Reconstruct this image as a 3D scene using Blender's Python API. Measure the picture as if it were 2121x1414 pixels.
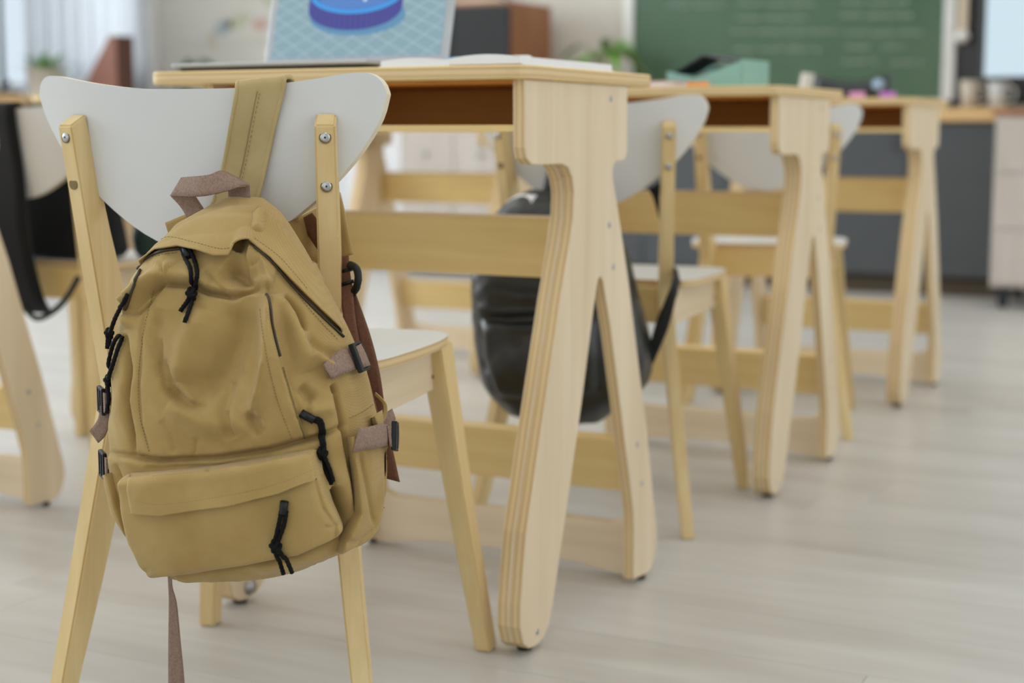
import bpy, bmesh, math, random
from mathutils import Vector, Matrix
from mathutils.bvhtree import BVHTree

# ------------------------------------------------------------------ scene, camera, light
for o in list(bpy.data.objects): bpy.data.objects.remove(o)
sc = bpy.context.scene
C = sc.collection
sc.view_settings.view_transform = 'Standard'
sc.view_settings.look = 'None'
sc.view_settings.gamma = 1
sc.view_settings.use_curve_mapping = False
sc.view_settings.exposure = 0.12

IMW, IMH, FPX = 2121, 1414, 3279.9
CAM_Z, YAW, PITCH = 0.70, math.radians(27.159), math.radians(7.538)
cam = bpy.data.objects.new('camera', bpy.data.cameras.new('camera'))
C.objects.link(cam)
cam.location = (0, 0, CAM_Z)
cam.rotation_euler = (math.pi/2 - PITCH, 0, YAW)
cam.data.sensor_width = 36
cam.data.lens = FPX/IMW*36
cam.data.clip_start = 0.05
cam.data.dof.use_dof = True
cam.data.dof.focus_distance = 1.645
cam.data.dof.aperture_fstop = 3.5
sc.camera = cam

world = bpy.data.worlds.new('sky'); sc.world = world
world.use_nodes = True
bg = world.node_tree.nodes['Background']
bg.inputs[0].default_value = (0.80, 0.88, 0.96, 1)
bg.inputs[1].default_value = 0.95

def area(name, loc, rot, sx, sy, power, col):
    l = bpy.data.lights.new(name, 'AREA'); l.shape = 'RECTANGLE'
    l.size, l.size_y, l.energy, l.color = sx, sy, power, col
    o = bpy.data.objects.new(name, l); C.objects.link(o)
    o.location = loc; o.rotation_euler = rot
    return o
# daylight outside the windows of the left wall (openings at these y centres)
WIN_Y = [(3.0, 5.2), (0.2, 2.4), (-2.6, -0.4)]
for (a, b), pw in zip(WIN_Y, (160, 112, 40)):
    area('window_daylight', (-6.45, (a+b)/2, 1.85), (0, -math.pi/2, 0), 1.9, b-a, pw, (0.92, 0.96, 1.0))

ADDED_R = [(0.6, 2.8), (3.8, 6.0)]          # windows added in the unseen right wall to brighten right-facing surfaces
for a, b in ADDED_R:
    area('window_daylight', (3.55, (a+b)/2, 1.85), (0, math.pi/2, 0), 1.9, b-a, 32, (0.95, 0.97, 1.0))
ADDED_B = [(-4.4, -2.0), (-1.0, 1.4)]       # glazed openings added unseen behind the camera, as fill for surfaces facing it
for a, b in ADDED_B:
    area('window_daylight', ((a+b)/2, -3.75, 1.5), (math.pi/2, 0, 0), b-a, 2.3, 15, (0.97, 0.98, 1.0))

# ------------------------------------------------------------------ materials
M = {}
def mat(name, rough=.5, metal=0.0, spec=.5):
    m = bpy.data.materials.new(name); m.use_nodes = True
    M[name] = m
    nt = m.node_tree; b = nt.nodes['Principled BSDF']
    b.inputs['Roughness'].default_value = rough
    b.inputs['Metallic'].default_value = metal
    b.inputs['Specular IOR Level'].default_value = spec
    return m, nt, b
def N(nt, kind, **kw):
    n = nt.nodes.new(kind)
    for k, v in kw.items():
        if k in n.inputs: n.inputs[k].default_value = v
        else: setattr(n, k, v)
    return n
def coords(nt, scale=(1,1,1), rot=(0,0,0)):
    t = N(nt, 'ShaderNodeTexCoord'); mp = N(nt, 'ShaderNodeMapping')
    mp.inputs['Scale'].default_value = scale; mp.inputs['Rotation'].default_value = rot
    nt.links.new(t.outputs['Object'], mp.inputs['Vector'])
    return mp.outputs['Vector']
def ramp(nt, fac, stops):
    r = N(nt, 'ShaderNodeValToRGB')
    el = r.color_ramp.elements
    while len(el) < len(stops): el.new(0.5)
    for e, (p, c) in zip(el, stops): e.position = p; e.color = (*c, 1)
    nt.links.new(fac, r.inputs[0])
    return r.outputs[0]
def bump(nt, b, h, strength, dist=.001):
    n = N(nt, 'ShaderNodeBump', Strength=strength, Distance=dist)
    nt.links.new(h, n.inputs['Height']); nt.links.new(n.outputs[0], b.inputs['Normal'])
def plain(name, col, rough=.5, metal=0.0, spec=.5, vary=.06, scale=9, emit=None):
    m, nt, b = mat(name, rough, metal, spec)
    n = N(nt, 'ShaderNodeTexNoise', Scale=scale, Detail=4.0)
    nt.links.new(coords(nt), n.inputs['Vector'])
    lo = tuple(c*(1-vary) for c in col); hi = tuple(min(1, c*(1+vary)) for c in col)
    nt.links.new(ramp(nt, n.outputs['Fac'], [(.3, lo), (.7, hi)]), b.inputs['Base Color'])
    return m
def wood(name, axis, lo, mid, hi, rough=.42, fine=1.0):
    m, nt, b = mat(name, rough, 0, .4)
    s = [34, 34, 34]; s['xyz'.index(axis)] = 1.6
    n1 = N(nt, 'ShaderNodeTexNoise', Scale=fine, Detail=6.0, Roughness=.6, Distortion=.4)
    nt.links.new(coords(nt, s), n1.inputs['Vector'])
    s2 = [3.2, 3.2, 3.2]; s2['xyz'.index(axis)] = .8
    n2 = N(nt, 'ShaderNodeTexNoise', Scale=1.0, Detail=3.0, Distortion=1.2)
    nt.links.new(coords(nt, s2), n2.inputs['Vector'])
    mx = N(nt, 'ShaderNodeMix', data_type='FLOAT'); mx.inputs[0].default_value = .45
    nt.links.new(n1.outputs['Fac'], mx.inputs[2]); nt.links.new(n2.outputs['Fac'], mx.inputs[3])
    nt.links.new(ramp(nt, mx.outputs[0], [(.30, lo), (.5, mid), (.68, hi)]), b.inputs['Base Color'])
    bump(nt, b, n1.outputs['Fac'], .08)
    return m
def ply_edge(name, axis, pitch=.0045):
    # stacked veneers: stripes across the sheet thickness
    m, nt, b = mat(name, .55, 0, .3)
    sep = N(nt, 'ShaderNodeSeparateXYZ'); nt.links.new(coords(nt), sep.inputs[0])
    mul = N(nt, 'ShaderNodeMath', operation='MULTIPLY'); mul.inputs[1].default_value = 1/pitch
    nt.links.new(sep.outputs['xyz'.index(axis)], mul.inputs[0])
    n = N(nt, 'ShaderNodeTexNoise', Scale=7.0); nt.links.new(coords(nt), n.inputs['Vector'])
    ad = N(nt, 'ShaderNodeMath', operation='ADD')
    nt.links.new(mul.outputs[0], ad.inputs[0]); nt.links.new(n.outputs['Fac'], ad.inputs[1])
    fr = N(nt, 'ShaderNodeMath', operation='PINGPONG'); fr.inputs[1].default_value = 1
    nt.links.new(ad.outputs[0], fr.inputs[0])
    nt.links.new(ramp(nt, fr.outputs[0], [(.10, (.54, .375, .19)), (.32, (.64, .46, .23)), (.8, (.71, .53, .29))]), b.inputs['Base Color'])
    return m
BL, BM, BH = (.63, .495, .315), (.72, .58, .395), (.78, .655, .46)
wood('birch_x', 'x', (.68, .48, .19), (.78, .565, .235), (.83, .63, .30)); wood('birch_y', 'y', BL, BM, BH); wood('birch_z', 'z', BL, BM, BH)  # birch_x orange: beam finish plus warm bounced light mixed into the colour
wood('beech_leg', 'z', (.60, .425, .185), (.69, .51, .24), (.76, .595, .315), .32, 1.4)
wood('birch_pale', 'x', (.72, .57, .38), (.82, .67, .47), (.86, .73, .54))
plain('ply_rim', (.74, .66, .50), .5, vary=.06, scale=60)
for a in 'xyz': ply_edge('ply_'+a, a)
wood('brown_board', 'x', (.70, .26, .04), (.78, .31, .05), (.85, .36, .07), .6)
plain('white_laminate', (.69, .69, .668), .38, vary=.015)
plain('steel', (.45, .45, .44), .35, 1.0)
plain('zinc_screw', (.42, .42, .41), .4, .8)
plain('black_glide', (.02, .02, .018), .6)
plain('hex_dark', (.03, .03, .03), .5)
plain('wall_paint', (.63, .595, .525), .9, vary=.02, scale=3)
plain('white_paint', (.80, .80, .80), .75, vary=.015)
plain('ceiling_paint', (.84, .84, .83), .9, vary=.01)
def fabric(name, lo, hi, weave=.00068, strength=.35, rough=.82):
    m, nt, b = mat(name, rough, 0, .25)
    b.inputs['Sheen Weight'].default_value = .12
    n = N(nt, 'ShaderNodeTexNoise', Scale=16.0, Detail=5.0)
    nt.links.new(coords(nt), n.inputs['Vector'])
    w1 = N(nt, 'ShaderNodeTexWave', wave_type='BANDS', bands_direction='X', Scale=.5/weave/3.14)
    w2 = N(nt, 'ShaderNodeTexWave', wave_type='BANDS', bands_direction='Z', Scale=.5/weave/3.14)
    nt.links.new(coords(nt, rot=(0, math.radians(38), 0)), w1.inputs['Vector'])
    nt.links.new(coords(nt, rot=(0, math.radians(38), 0)), w2.inputs['Vector'])
    mx = N(nt, 'ShaderNodeMath', operation='MULTIPLY')
    nt.links.new(w1.outputs['Fac'], mx.inputs[0]); nt.links.new(w2.outputs['Fac'], mx.inputs[1])
    ad = N(nt, 'ShaderNodeMath', operation='MULTIPLY_ADD'); ad.inputs[1].default_value = .30
    nt.links.new(mx.outputs[0], ad.inputs[0]); nt.links.new(n.outputs['Fac'], ad.inputs[2])
    nt.links.new(ramp(nt, ad.outputs[0], [(.35, lo), (.85, hi)]), b.inputs['Base Color'])
    bump(nt, b, mx.outputs[0], strength, .0006)
    return m
fabric('khaki_fabric', (.345, .224, .070), (.460, .322, .124))
fabric('khaki_strap', (.43, .32, .14), (.54, .425, .215))
fabric('black_fabric', (.004, .004, .0035), (.008, .008, .007), strength=.2, rough=.95)
plain('black_leather', (.014, .014, .011), .36, spec=.5, vary=.2, scale=30)
plain('khaki_thread', (.20, .135, .045), .8)
plain('khaki_line', (.30, .215, .085), .8)
plain('zip_tape', (.045, .032, .012), .6)
plain('black_cord', (.004, .004, .0035), .8, spec=.2)
plain('black_plastic', (.005, .0055, .005), .45, spec=.35)
def webbing(name, lo, hi, axis='z'):
    m, nt, b = mat(name, .7, 0, .3)
    w = N(nt, 'ShaderNodeTexWave', wave_type='BANDS', bands_direction='DIAGONAL', Scale=330.0)
    n = N(nt, 'ShaderNodeTexNoise', Scale=420.0, Detail=2.0)
    nt.links.new(coords(nt), w.inputs['Vector']); nt.links.new(coords(nt), n.inputs['Vector'])
    mx = N(nt, 'ShaderNodeMath', operation='MULTIPLY')
    nt.links.new(w.outputs['Fac'], mx.inputs[0]); nt.links.new(n.outputs['Fac'], mx.inputs[1])
    nt.links.new(ramp(nt, mx.outputs[0], [(.05, lo), (.55, hi)]), b.inputs['Base Color'])
    bump(nt, b, mx.outputs[0], .4, .0006)
webbing('mauve_webbing', (.16, .095, .065), (.40, .28, .215))
webbing('brown_webbing', (.11, .045, .022), (.24, .11, .062))
webbing('black_webbing', (.008, .008, .007), (.02, .02, .018))

def floor_mat(name):
    m, nt, b = mat(name, .33, 0, .45)
    oi = N(nt, 'ShaderNodeObjectInfo')
    n1 = N(nt, 'ShaderNodeTexNoise', Scale=1.0, Detail=7.0, Roughness=.62, Distortion=.6)
    nt.links.new(coords(nt, (1.1, 9, 9)), n1.inputs['Vector'])
    ad = N(nt, 'ShaderNodeMath', operation='MULTIPLY_ADD'); ad.inputs[1].default_value = .16
    nt.links.new(oi.outputs['Random'], ad.inputs[0]); nt.links.new(n1.outputs['Fac'], ad.inputs[2])
    col = ramp(nt, ad.outputs[0], [(.32, (.44, .41, .37)), (.58, (.54, .515, .475)), (.85, (.61, .595, .57))])
    n2 = N(nt, 'ShaderNodeTexNoise', Scale=5.5, Detail=2.0)      # a few small knots
    nt.links.new(coords(nt, (.6, 2.2, 2.2)), n2.inputs['Vector'])
    kn = ramp(nt, n2.outputs['Fac'], [(.80, (1, 1, 1)), (.845, (.55, .47, .38))])
    mx = N(nt, 'ShaderNodeMix', data_type='RGBA', blend_type='MULTIPLY'); mx.inputs[0].default_value = 1
    nt.links.new(col, mx.inputs[6]); nt.links.new(kn, mx.inputs[7])
    nt.links.new(mx.outputs[2], b.inputs['Base Color'])
floor_mat('laminate_floor')
plain('subfloor', (.25, .20, .16), .9)
plain('grey_door', (.056, .060, .062), .5, vary=.05)
plain('dark_door', (.014, .015, .014), .6, spec=.3)
wood('oak_top', 'x', (.55, .34, .14), (.66, .43, .19), (.72, .50, .25))
wood('walnut', 'z', (.24, .085, .03), (.32, .125, .05), (.38, .16, .07))
wood('greige_wood', 'z', (.40, .34, .29), (.48, .42, .37), (.54, .48, .43))
plain('kick_brown', (.06, .04, .02), .7)
plain('aluminium', (.62, .61, .58), .5, .3)
plain('chalk', (.27, .34, .28), 1.0)
def board_mat():
    m, nt, b = mat('chalkboard_green', .5, 0, .45)
    n = N(nt, 'ShaderNodeTexNoise', Scale=2.2, Detail=6.0, Distortion=.8)
    nt.links.new(coords(nt), n.inputs['Vector'])
    nt.links.new(ramp(nt, n.outputs['Fac'], [(.3, (.040, .098, .048)), (.7, (.066, .124, .070))]), b.inputs['Base Color'])
board_mat()
plain('leaf', (.13, .30, .045), .45, vary=.35, scale=30)
plain('leaf_dark', (.06, .14, .03), .5, vary=.35, scale=30)
plain('stem', (.16, .2, .06), .6)
plain('beige_pot', (.58, .50, .40), .7)
plain('white_pot', (.72, .70, .66), .6)
plain('soil', (.05, .035, .02), .95)
plain('red_card', (.24, .105, .07), .45)
plain('file_spine', (.075, .026, .012), .6)
plain('paper', (.80, .80, .80), .8, vary=.02)
plain('laptop_metal', (.40, .41, .42), .35, .7)
plain('laptop_dark', (.02, .02, .02), .5)
plain('blue_pen', (.06, .40, .72), .4)
plain('pink_cover', (.72, .42, .40), .6)
plain('orange_paper', (.85, .35, .12), .6)
plain('teal_plastic', (.22, .42, .36), .45)
plain('pink_eraser', (.75, .32, .58), .6)
plain('purple_eraser', (.48, .16, .56), .6)
plain('slate_blue', (.022, .028, .034), .5)
plain('pale_blue', (.28, .38, .52), .5)
plain('tv_black', (.012, .012, .01), .3)
plain('lamp_grey', (.05, .065, .075), .5)
plain('rubber', (.015, .017, .02), .7)
plain('cream_card', (.55, .46, .34), .7)

# ------------------------------------------------------------------ mesh helpers
def tag(o, label=None, cat=None, group=None, kind=None):
    if label: o['label'] = label
    if cat: o['category'] = cat
    if group: o['group'] = group
    if kind: o['kind'] = kind
    return o
def empty(name, loc=(0,0,0), rz=0, label=None, cat=None, group=None):
    o = bpy.data.objects.new(name, None); C.objects.link(o)
    o.empty_display_size = .05
    o.location = loc; o.rotation_euler = (0, 0, rz)
    return tag(o, label, cat, group)
def link(name, me, mats, parent=None, smooth=False):
    o = bpy.data.objects.new(name, me); C.objects.link(o)
    for m in (mats if isinstance(mats, (list, tuple)) else [mats]): me.materials.append(M[m])
    if smooth:
        for p in me.polygons: p.use_smooth = True
    if parent: o.parent = parent
    return o
def from_py(name, v, f, mats, parent=None, smooth=False, mi=None):
    me = bpy.data.meshes.new(name); me.from_pydata([tuple(a) for a in v], [], f)
    if mi:
        for p, i in zip(me.polygons, mi): p.material_index = i
    me.update()
    return link(name, me, mats, parent, smooth)
def from_bm(name, bm, mats, parent=None, smooth=False):
    bmesh.ops.recalc_face_normals(bm, faces=bm.faces)
    me = bpy.data.meshes.new(name); bm.to_mesh(me); bm.free()
    return link(name, me, mats, parent, smooth)
def add_box(bm, x0, x1, y0, y1, z0, z1, bev=0.0, mtx=None, mi=0):
    t = bmesh.new()
    bmesh.ops.create_cube(t, size=1)
    for v in t.verts:
        v.co = Vector(((x0+x1)/2+v.co.x*(x1-x0), (y0+y1)/2+v.co.y*(y1-y0), (z0+z1)/2+v.co.z*(z1-z0)))
    if bev: bmesh.ops.bevel(t, geom=list(t.edges), offset=bev, segments=2, affect='EDGES', profile=.6)
    if mtx: bmesh.ops.transform(t, matrix=mtx, verts=t.verts)
    for f in t.faces: f.material_index = mi
    merge(bm, t)
def merge(bm, t):
    me = bpy.data.meshes.new('tmp'); t.to_mesh(me); t.free(); bm.from_mesh(me); bpy.data.meshes.remove(me)
def box(name, x0, x1, y0, y1, z0, z1, m, parent=None, bev=.002):
    bm = bmesh.new(); add_box(bm, x0, x1, y0, y1, z0, z1, bev)
    return from_bm(name, bm, m, parent)
def prism(name, poly, axis, a, b, mats, parent=None, bev=.0015, smooth=False):
    """polygon (2-D points) extruded along axis from a to b; slot 0 faces, slot 1 edges"""
    ix = 'xyz'.index(axis); oth = [i for i in range(3) if i != ix]
    bm = bmesh.new()
    def P(p, t):
        v = [0, 0, 0]; v[oth[0]], v[oth[1]] = p; v[ix] = t
        return bm.verts.new(v)
    A = [P(p, a) for p in poly]; B = [P(p, b) for p in poly]
    f1 = bm.faces.new(A); f2 = bm.faces.new(B[::-1])
    n = len(poly); side = []
    for i in range(n):
        f = bm.faces.new([A[i], B[i], B[(i+1) % n], A[(i+1) % n]]); f.material_index = 1 if len(mats) > 1 and not isinstance(mats, str) else 0
        side.append(f)
    bmesh.ops.recalc_face_normals(bm, faces=bm.faces)
    if bev:
        bmesh.ops.bevel(bm, geom=list(f1.edges)+list(f2.edges), offset=bev, segments=1, affect='EDGES', material=0)
    if len(poly) > 8:
        tri = [f for f in bm.faces if len(f.verts) > 8]
        bmesh.ops.triangulate(bm, faces=tri)
    return from_bm(name, bm, mats, parent, smooth)
def rounded(pts, r, n=5):
    """round the corners of a closed 2-D polygon; r is one radius or one for each corner"""
    out = []; L = len(pts)
    for i in range(L):
        p = Vector(pts[i]); a = Vector(pts[i-1]); b = Vector(pts[(i+1) % L])
        rr = r[i] if isinstance(r, (list, tuple)) else r
        if rr <= 0: out.append(tuple(p)); continue
        d1 = (a-p); d2 = (b-p)
        rr1 = min(rr, d1.length*.49, d2.length*.49)
        s = p+d1.normalized()*rr1; e = p+d2.normalized()*rr1
        for k in range(n+1):
            t = k/n; out.append(tuple(s*(1-t)**2+p*2*t*(1-t)+e*t*t))
    return out
def smooth_path(pts, n=8):
    P = [Vector(p) for p in pts]; out = []
    for i in range(len(P)-1):
        p0 = P[max(i-1, 0)]; p1 = P[i]; p2 = P[i+1]; p3 = P[min(i+2, len(P)-1)]
        for k in range(n):
            t = k/n
            out.append(.5*((2*p1)+(p2-p0)*t+(2*p0-5*p1+4*p2-p3)*t*t+(3*p1-p0-3*p2+p3)*t**3))
    out.append(P[-1]); return out
def add_tube(bm, pts, r, seg=8, cap=True):
    P = [Vector(p) for p in pts]; rings = []
    up = Vector((.3, .2, .93))
    for i, p in enumerate(P):
        d = (P[min(i+1, len(P)-1)]-P[max(i-1, 0)]).normalized()
        s = d.cross(up)
        if s.length < 1e-4: s = d.cross(Vector((1, 0, 0)))
        s.normalize(); u = s.cross(d)
        rr = r[i] if isinstance(r, (list, tuple)) else r
        rings.append([bm.verts.new(p+(s*math.cos(2*math.pi*k/seg)+u*math.sin(2*math.pi*k/seg))*rr) for k in range(seg)])
    for A, B in zip(rings, rings[1:]):
        for k in range(seg): bm.faces.new([A[k], A[(k+1) % seg], B[(k+1) % seg], B[k]])
    if cap:
        bm.faces.new(rings[0][::-1]); bm.faces.new(rings[-1])
def tube(name, pts, r, m, parent=None, seg=8):
    bm = bmesh.new(); add_tube(bm, pts, r, seg)
    return from_bm(name, bm, m, parent, True)
def add_lathe(bm, prof, seg=24, org=(0, 0, 0), axis='z'):
    rings = []
    for r, h in prof:
        ring = []
        for k in range(seg):
            a = 2*math.pi*k/seg
            if axis == 'z': v = (org[0]+r*math.cos(a), org[1]+r*math.sin(a), org[2]+h)
            elif axis == 'y': v = (org[0]+r*math.cos(a), org[1]+h, org[2]+r*math.sin(a))
            else: v = (org[0]+h, org[1]+r*math.cos(a), org[2]+r*math.sin(a))
            ring.append(bm.verts.new(v))
        rings.append(ring)
    for A, B in zip(rings, rings[1:]):
        for k in range(seg): bm.faces.new([A[k], A[(k+1) % seg], B[(k+1) % seg], B[k]])
    bm.faces.new(rings[0][::-1]); bm.faces.new(rings[-1])
def lathe(name, prof, m, parent=None, seg=24, org=(0, 0, 0), axis='z'):
    bm = bmesh.new(); add_lathe(bm, prof, seg, org, axis)
    return from_bm(name, bm, m, parent, True)
def grid(name, P, m, parent=None, thick=0.0, smooth=True):
    """P[i][j] 3-D points -> quad grid; thick adds a Solidify"""
    n, k = len(P), len(P[0])
    v = [q for r in P for q in r]
    f = [(i*k+j, i*k+j+1, (i+1)*k+j+1, (i+1)*k+j) for i in range(n-1) for j in range(k-1)]
    o = from_py(name, v, f, m, parent, smooth)
    if thick:
        s = o.modifiers.new('thickness', 'SOLIDIFY'); s.thickness = thick; s.offset = 0
    return o
def copy_tree(o, parent=None):
    c = o.copy(); C.objects.link(c); c.parent = parent
    for ch in o.children: copy_tree(ch, c)
    return c

# ------------------------------------------------------------------ the room
WX, FY = -6.12, 7.4                       # inner faces of the left wall and of the front wall
RX, BY, CZ = 3.2, -3.4, 3.1
floor = box('floor', WX-.25, RX+.2, BY-.2, FY+.2, -.12, -.006, 'subfloor', bev=0)
tag(floor, 'pale grey-beige laminate plank floor', 'floor', kind='structure')
PL, PW = 1.30, .192
bm = bmesh.new(); add_box(bm, 0, PL-.0008, 0, PW-.0008, -.0058, 0, .0008)
plank_me = bpy.data.meshes.new('plank'); bm.to_mesh(plank_me); bm.free(); plank_me.materials.append(M['laminate_floor'])
def seen(x, y):
    dx, dy = x, y
    fwd = -math.sin(YAW)*dx+math.cos(YAW)*dy; rt = math.cos(YAW)*dx+math.sin(YAW)*dy
    return fwd > .9 and abs(rt) < fwd*.36+.75 and fwd < 4.4
far = bmesh.new(); row = 0; yy = BY
rnd = random.Random(4)
while yy < FY:
    off = rnd.random()*PL; xx = WX-off
    while xx < RX:
        if seen(xx+PL/2, yy+PW/2):
            o = bpy.data.objects.new('plank', plank_me); C.objects.link(o); o.location = (xx, yy, 0); o.parent = floor
        else:
            x0, x1 = max(xx, WX-.1), min(xx+PL-.0008, RX+.1); y1 = min(yy+PW-.0008, FY+.1)
            if x1 > x0:
                vs = [far.verts.new(p) for p in ((x0, yy, 0), (x1, yy, 0), (x1, y1, 0), (x0, y1, 0))]
                far.faces.new(vs)
        xx += PL
    yy += PW; row += 1
tag(from_bm('far_planks', far, 'laminate_floor', floor), kind='stuff')

def struct(o, label=None): return tag(o, label, None, None, 'structure')
struct(box('ceiling', WX-.25, RX+.2, BY-.2, FY+.2, CZ, CZ+.1, 'ceiling_paint', bev=0))
struct(box('wall_front', WX-.25, RX+.2, FY, FY+.2, -.006, CZ, 'wall_paint', bev=0))
bm = bmesh.new()
add_box(bm, WX-.25, RX+.2, BY-.2, BY, -.006, .30); add_box(bm, WX-.25, RX+.2, BY-.2, BY, 2.75, CZ)
edges = [WX-.25]+[v for w in ADDED_B for v in w]+[RX+.2]
for i in range(0, len(edges), 2): add_box(bm, edges[i], edges[i+1], BY-.2, BY, .30, 2.75)
struct(from_bm('wall_back', bm, 'white_paint'))
for i, (a, b) in enumerate(ADDED_B):  # frames for the invented openings that let in the fill light
    d = struct(empty('door_%d' % (i+1), ((a+b)/2, BY-.1, .30))); hw, h = (b-a)/2, 2.45; bm = bmesh.new()
    for x in (-hw+.03, 0, hw-.03): add_box(bm, x-.03, x+.03, -.03, .03, 0, h, .003)
    for z in (.03, h-.03): add_box(bm, -hw, hw, -.03, .03, z-.03, z+.03, .003)
    from_bm('door_frame', bm, 'white_paint', d)
WINS = [(5.75, 7.22)]+WIN_Y
SILL, HEAD = .90, 2.75
bm = bmesh.new()
add_box(bm, WX-.25, WX, BY, FY, -.006, SILL); add_box(bm, WX-.25, WX, BY, FY, HEAD, CZ)
ys = sorted(WINS); edges = [BY]+[v for w in ys for v in w]+[FY]
for i in range(0, len(edges), 2): add_box(bm, WX-.25, WX, edges[i], edges[i+1], SILL, HEAD)
struct(from_bm('wall_left', bm, 'white_paint'))
bm = bmesh.new()
add_box(bm, RX, RX+.2, BY, FY, -.006, SILL); add_box(bm, RX, RX+.2, BY, FY, HEAD, CZ)
edges = [BY]+[v for w in ADDED_R for v in w]+[FY]
for i in range(0, len(edges), 2): add_box(bm, RX, RX+.2, edges[i], edges[i+1], SILL, HEAD)
struct(from_bm('wall_right', bm, 'white_paint'))
def glass_mat():
    m = bpy.data.materials.new('pane_glass'); m.use_nodes = True; M['pane_glass'] = m
    nt = m.node_tree; nt.nodes.clear()
    t = N(nt, 'ShaderNodeBsdfTransparent'); t.inputs[0].default_value = (.95, .97, .98, 1)
    g = N(nt, 'ShaderNodeBsdfGlossy', Roughness=.02); mx = N(nt, 'ShaderNodeMixShader'); mx.inputs[0].default_value = .04
    o = N(nt, 'ShaderNodeOutputMaterial')
    nt.links.new(t.outputs[0], mx.inputs[1]); nt.links.new(g.outputs[0], mx.inputs[2]); nt.links.new(mx.outputs[0], o.inputs[0])
glass_mat()
for i, (a, b, wx) in enumerate([(*w, WX-.12) for w in WINS]+[(*w, RX+.10) for w in ADDED_R]):  # those in the right wall are added for their light
    w = struct(empty('window_%d' % (i+1), (wx, (a+b)/2, SILL)))
    hw = (b-a)/2; h = HEAD-SILL
    bm = bmesh.new(); t = .055
    add_box(bm, -.04, .04, -hw, hw, 0, t, .004); add_box(bm, -.04, .04, -hw, hw, h-t, h, .004)
    add_box(bm, -.04, .04, -hw, -hw+t, t, h-t, .004); add_box(bm, -.04, .04, hw-t, hw, t, h-t, .004)
    if i: add_box(bm, -.04, .04, -.035, .035, t, h-t, .004)
    from_bm('window_frame', bm, 'white_paint', w)
    spans = [(-hw+t, hw-t)] if not i else [(-hw+t, -.035), (.035, hw-t)]
    for c, d in spans: box('pane', -.004, .004, c, d, t, h-t, 'pane_glass', w, 0)
area('window_daylight', (-6.75, 7.35, 1.85), (0, -math.pi/2, 0), 1.9, .75, 27, (0.97, 0.98, 1.0))
for d in [o for o in C.objects if o.name.startswith('door_') and o.type == 'EMPTY']:
    for a, b in ((-1.14, -.03), (.03, 1.14)): box('pane', a, b, -.004, .004, .06, 2.39, 'pane_glass', d, 0)
# sheer curtain gathered at the far side of the window in view
m, nt, b = mat('sheer_curtain', .9, 0, .1)
b.inputs['Base Color'].default_value = (.82, .83, .85, 1); b.inputs['Transmission Weight'].default_value = .0
tr = N(nt, 'ShaderNodeBsdfTranslucent'); tr.inputs[0].default_value = (.88, .90, .92, 1)
mx = N(nt, 'ShaderNodeMixShader'); mx.inputs[0].default_value = .6
nt.links.new(b.outputs[0], mx.inputs[1]); nt.links.new(tr.outputs[0], mx.inputs[2]); nt.links.new(mx.outputs[0], nt.nodes['Material Output'].inputs[0])
P = [[(WX+.05+.022*math.sin(k*1.1)+.01*math.sin(k*.47), 6.28+k*.0085, .93+z*.19) for z in range(11)] for k in range(114)]
tag(grid('curtain', P, 'sheer_curtain', None, .002), 'sheer pale blue-white curtain gathered beside the window', 'curtain')
# ceiling light panels (out of view, they light the room)
def led(x, y):
    r = empty('ceiling_light', (x, y, CZ-.05), 0, 'white rectangular ceiling light panel', 'ceiling light', 'ceiling light panels')
    bm = bmesh.new()
    for s in (-1, 1):
        add_box(bm, -.62, .62, s*.32-.02, s*.32+.02, -.01, .05); add_box(bm, s*.62-.02, s*.62+.02, -.30, .30, -.01, .05)
    add_box(bm, -.62, .62, -.32, .32, .03, .05)
    from_bm('frame', bm, 'white_paint', r)
    l = area('panel_light', (0, 0, .0), (0, 0, 0), 1.18, .58, 8.2, (1.0, .975, .93)); l.parent = r
for x in (-3.4, -.6, 1.9):
    for y in (-1.6, 1.2, 4.0, 6.2): led(x, y)

# ------------------------------------------------------------------ desks
PROF = [(.02,.767),(.021,.68),(.026,.666),(.04,.658),(.06,.657),(.132,.657),(.152,.652),(.166,.638),(.172,.618),(.169,.581),
 (.157,.545),(.128,.469),(.072,.308),(.026,.17),(.010,.075),(.009,.045),(.018,.02),(.035,.009),(.056,.007),(.078,.011),(.095,.025),
 (.107,.05),(.151,.175),(.2,.32),(.245,.47),(.252,.488),(.262,.495),(.272,.486),(.301,.415),(.338,.30),(.382,.16),(.394,.118),
 (.397,.09),(.398,.012),(.452,.008),(.470,.012),(.484,.029),(.491,.049),(.490,.07),(.477,.117),(.442,.246),(.408,.348),(.369,.469),
 (.34,.545),(.318,.60),(.307,.625),(.303,.64),(.306,.652),(.316,.658),(.34,.658),(.35,.662),(.355,.672),(.354,.767)]
DBL = [(.14,.656),(.156,.646),(.166,.632),(.171,.615),(.168,.581),(.156,.545),(.127,.469),(.071,.308),(.025,.17),(.009,.075),(.008,.045),(.017,.02),(.034,.009),
 (.056,.007),(.078,.011),(.095,.025),(.107,.05),(.151,.175),(.2,.32),(.240,.45),(.262,.55),(.262,.656)]
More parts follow.
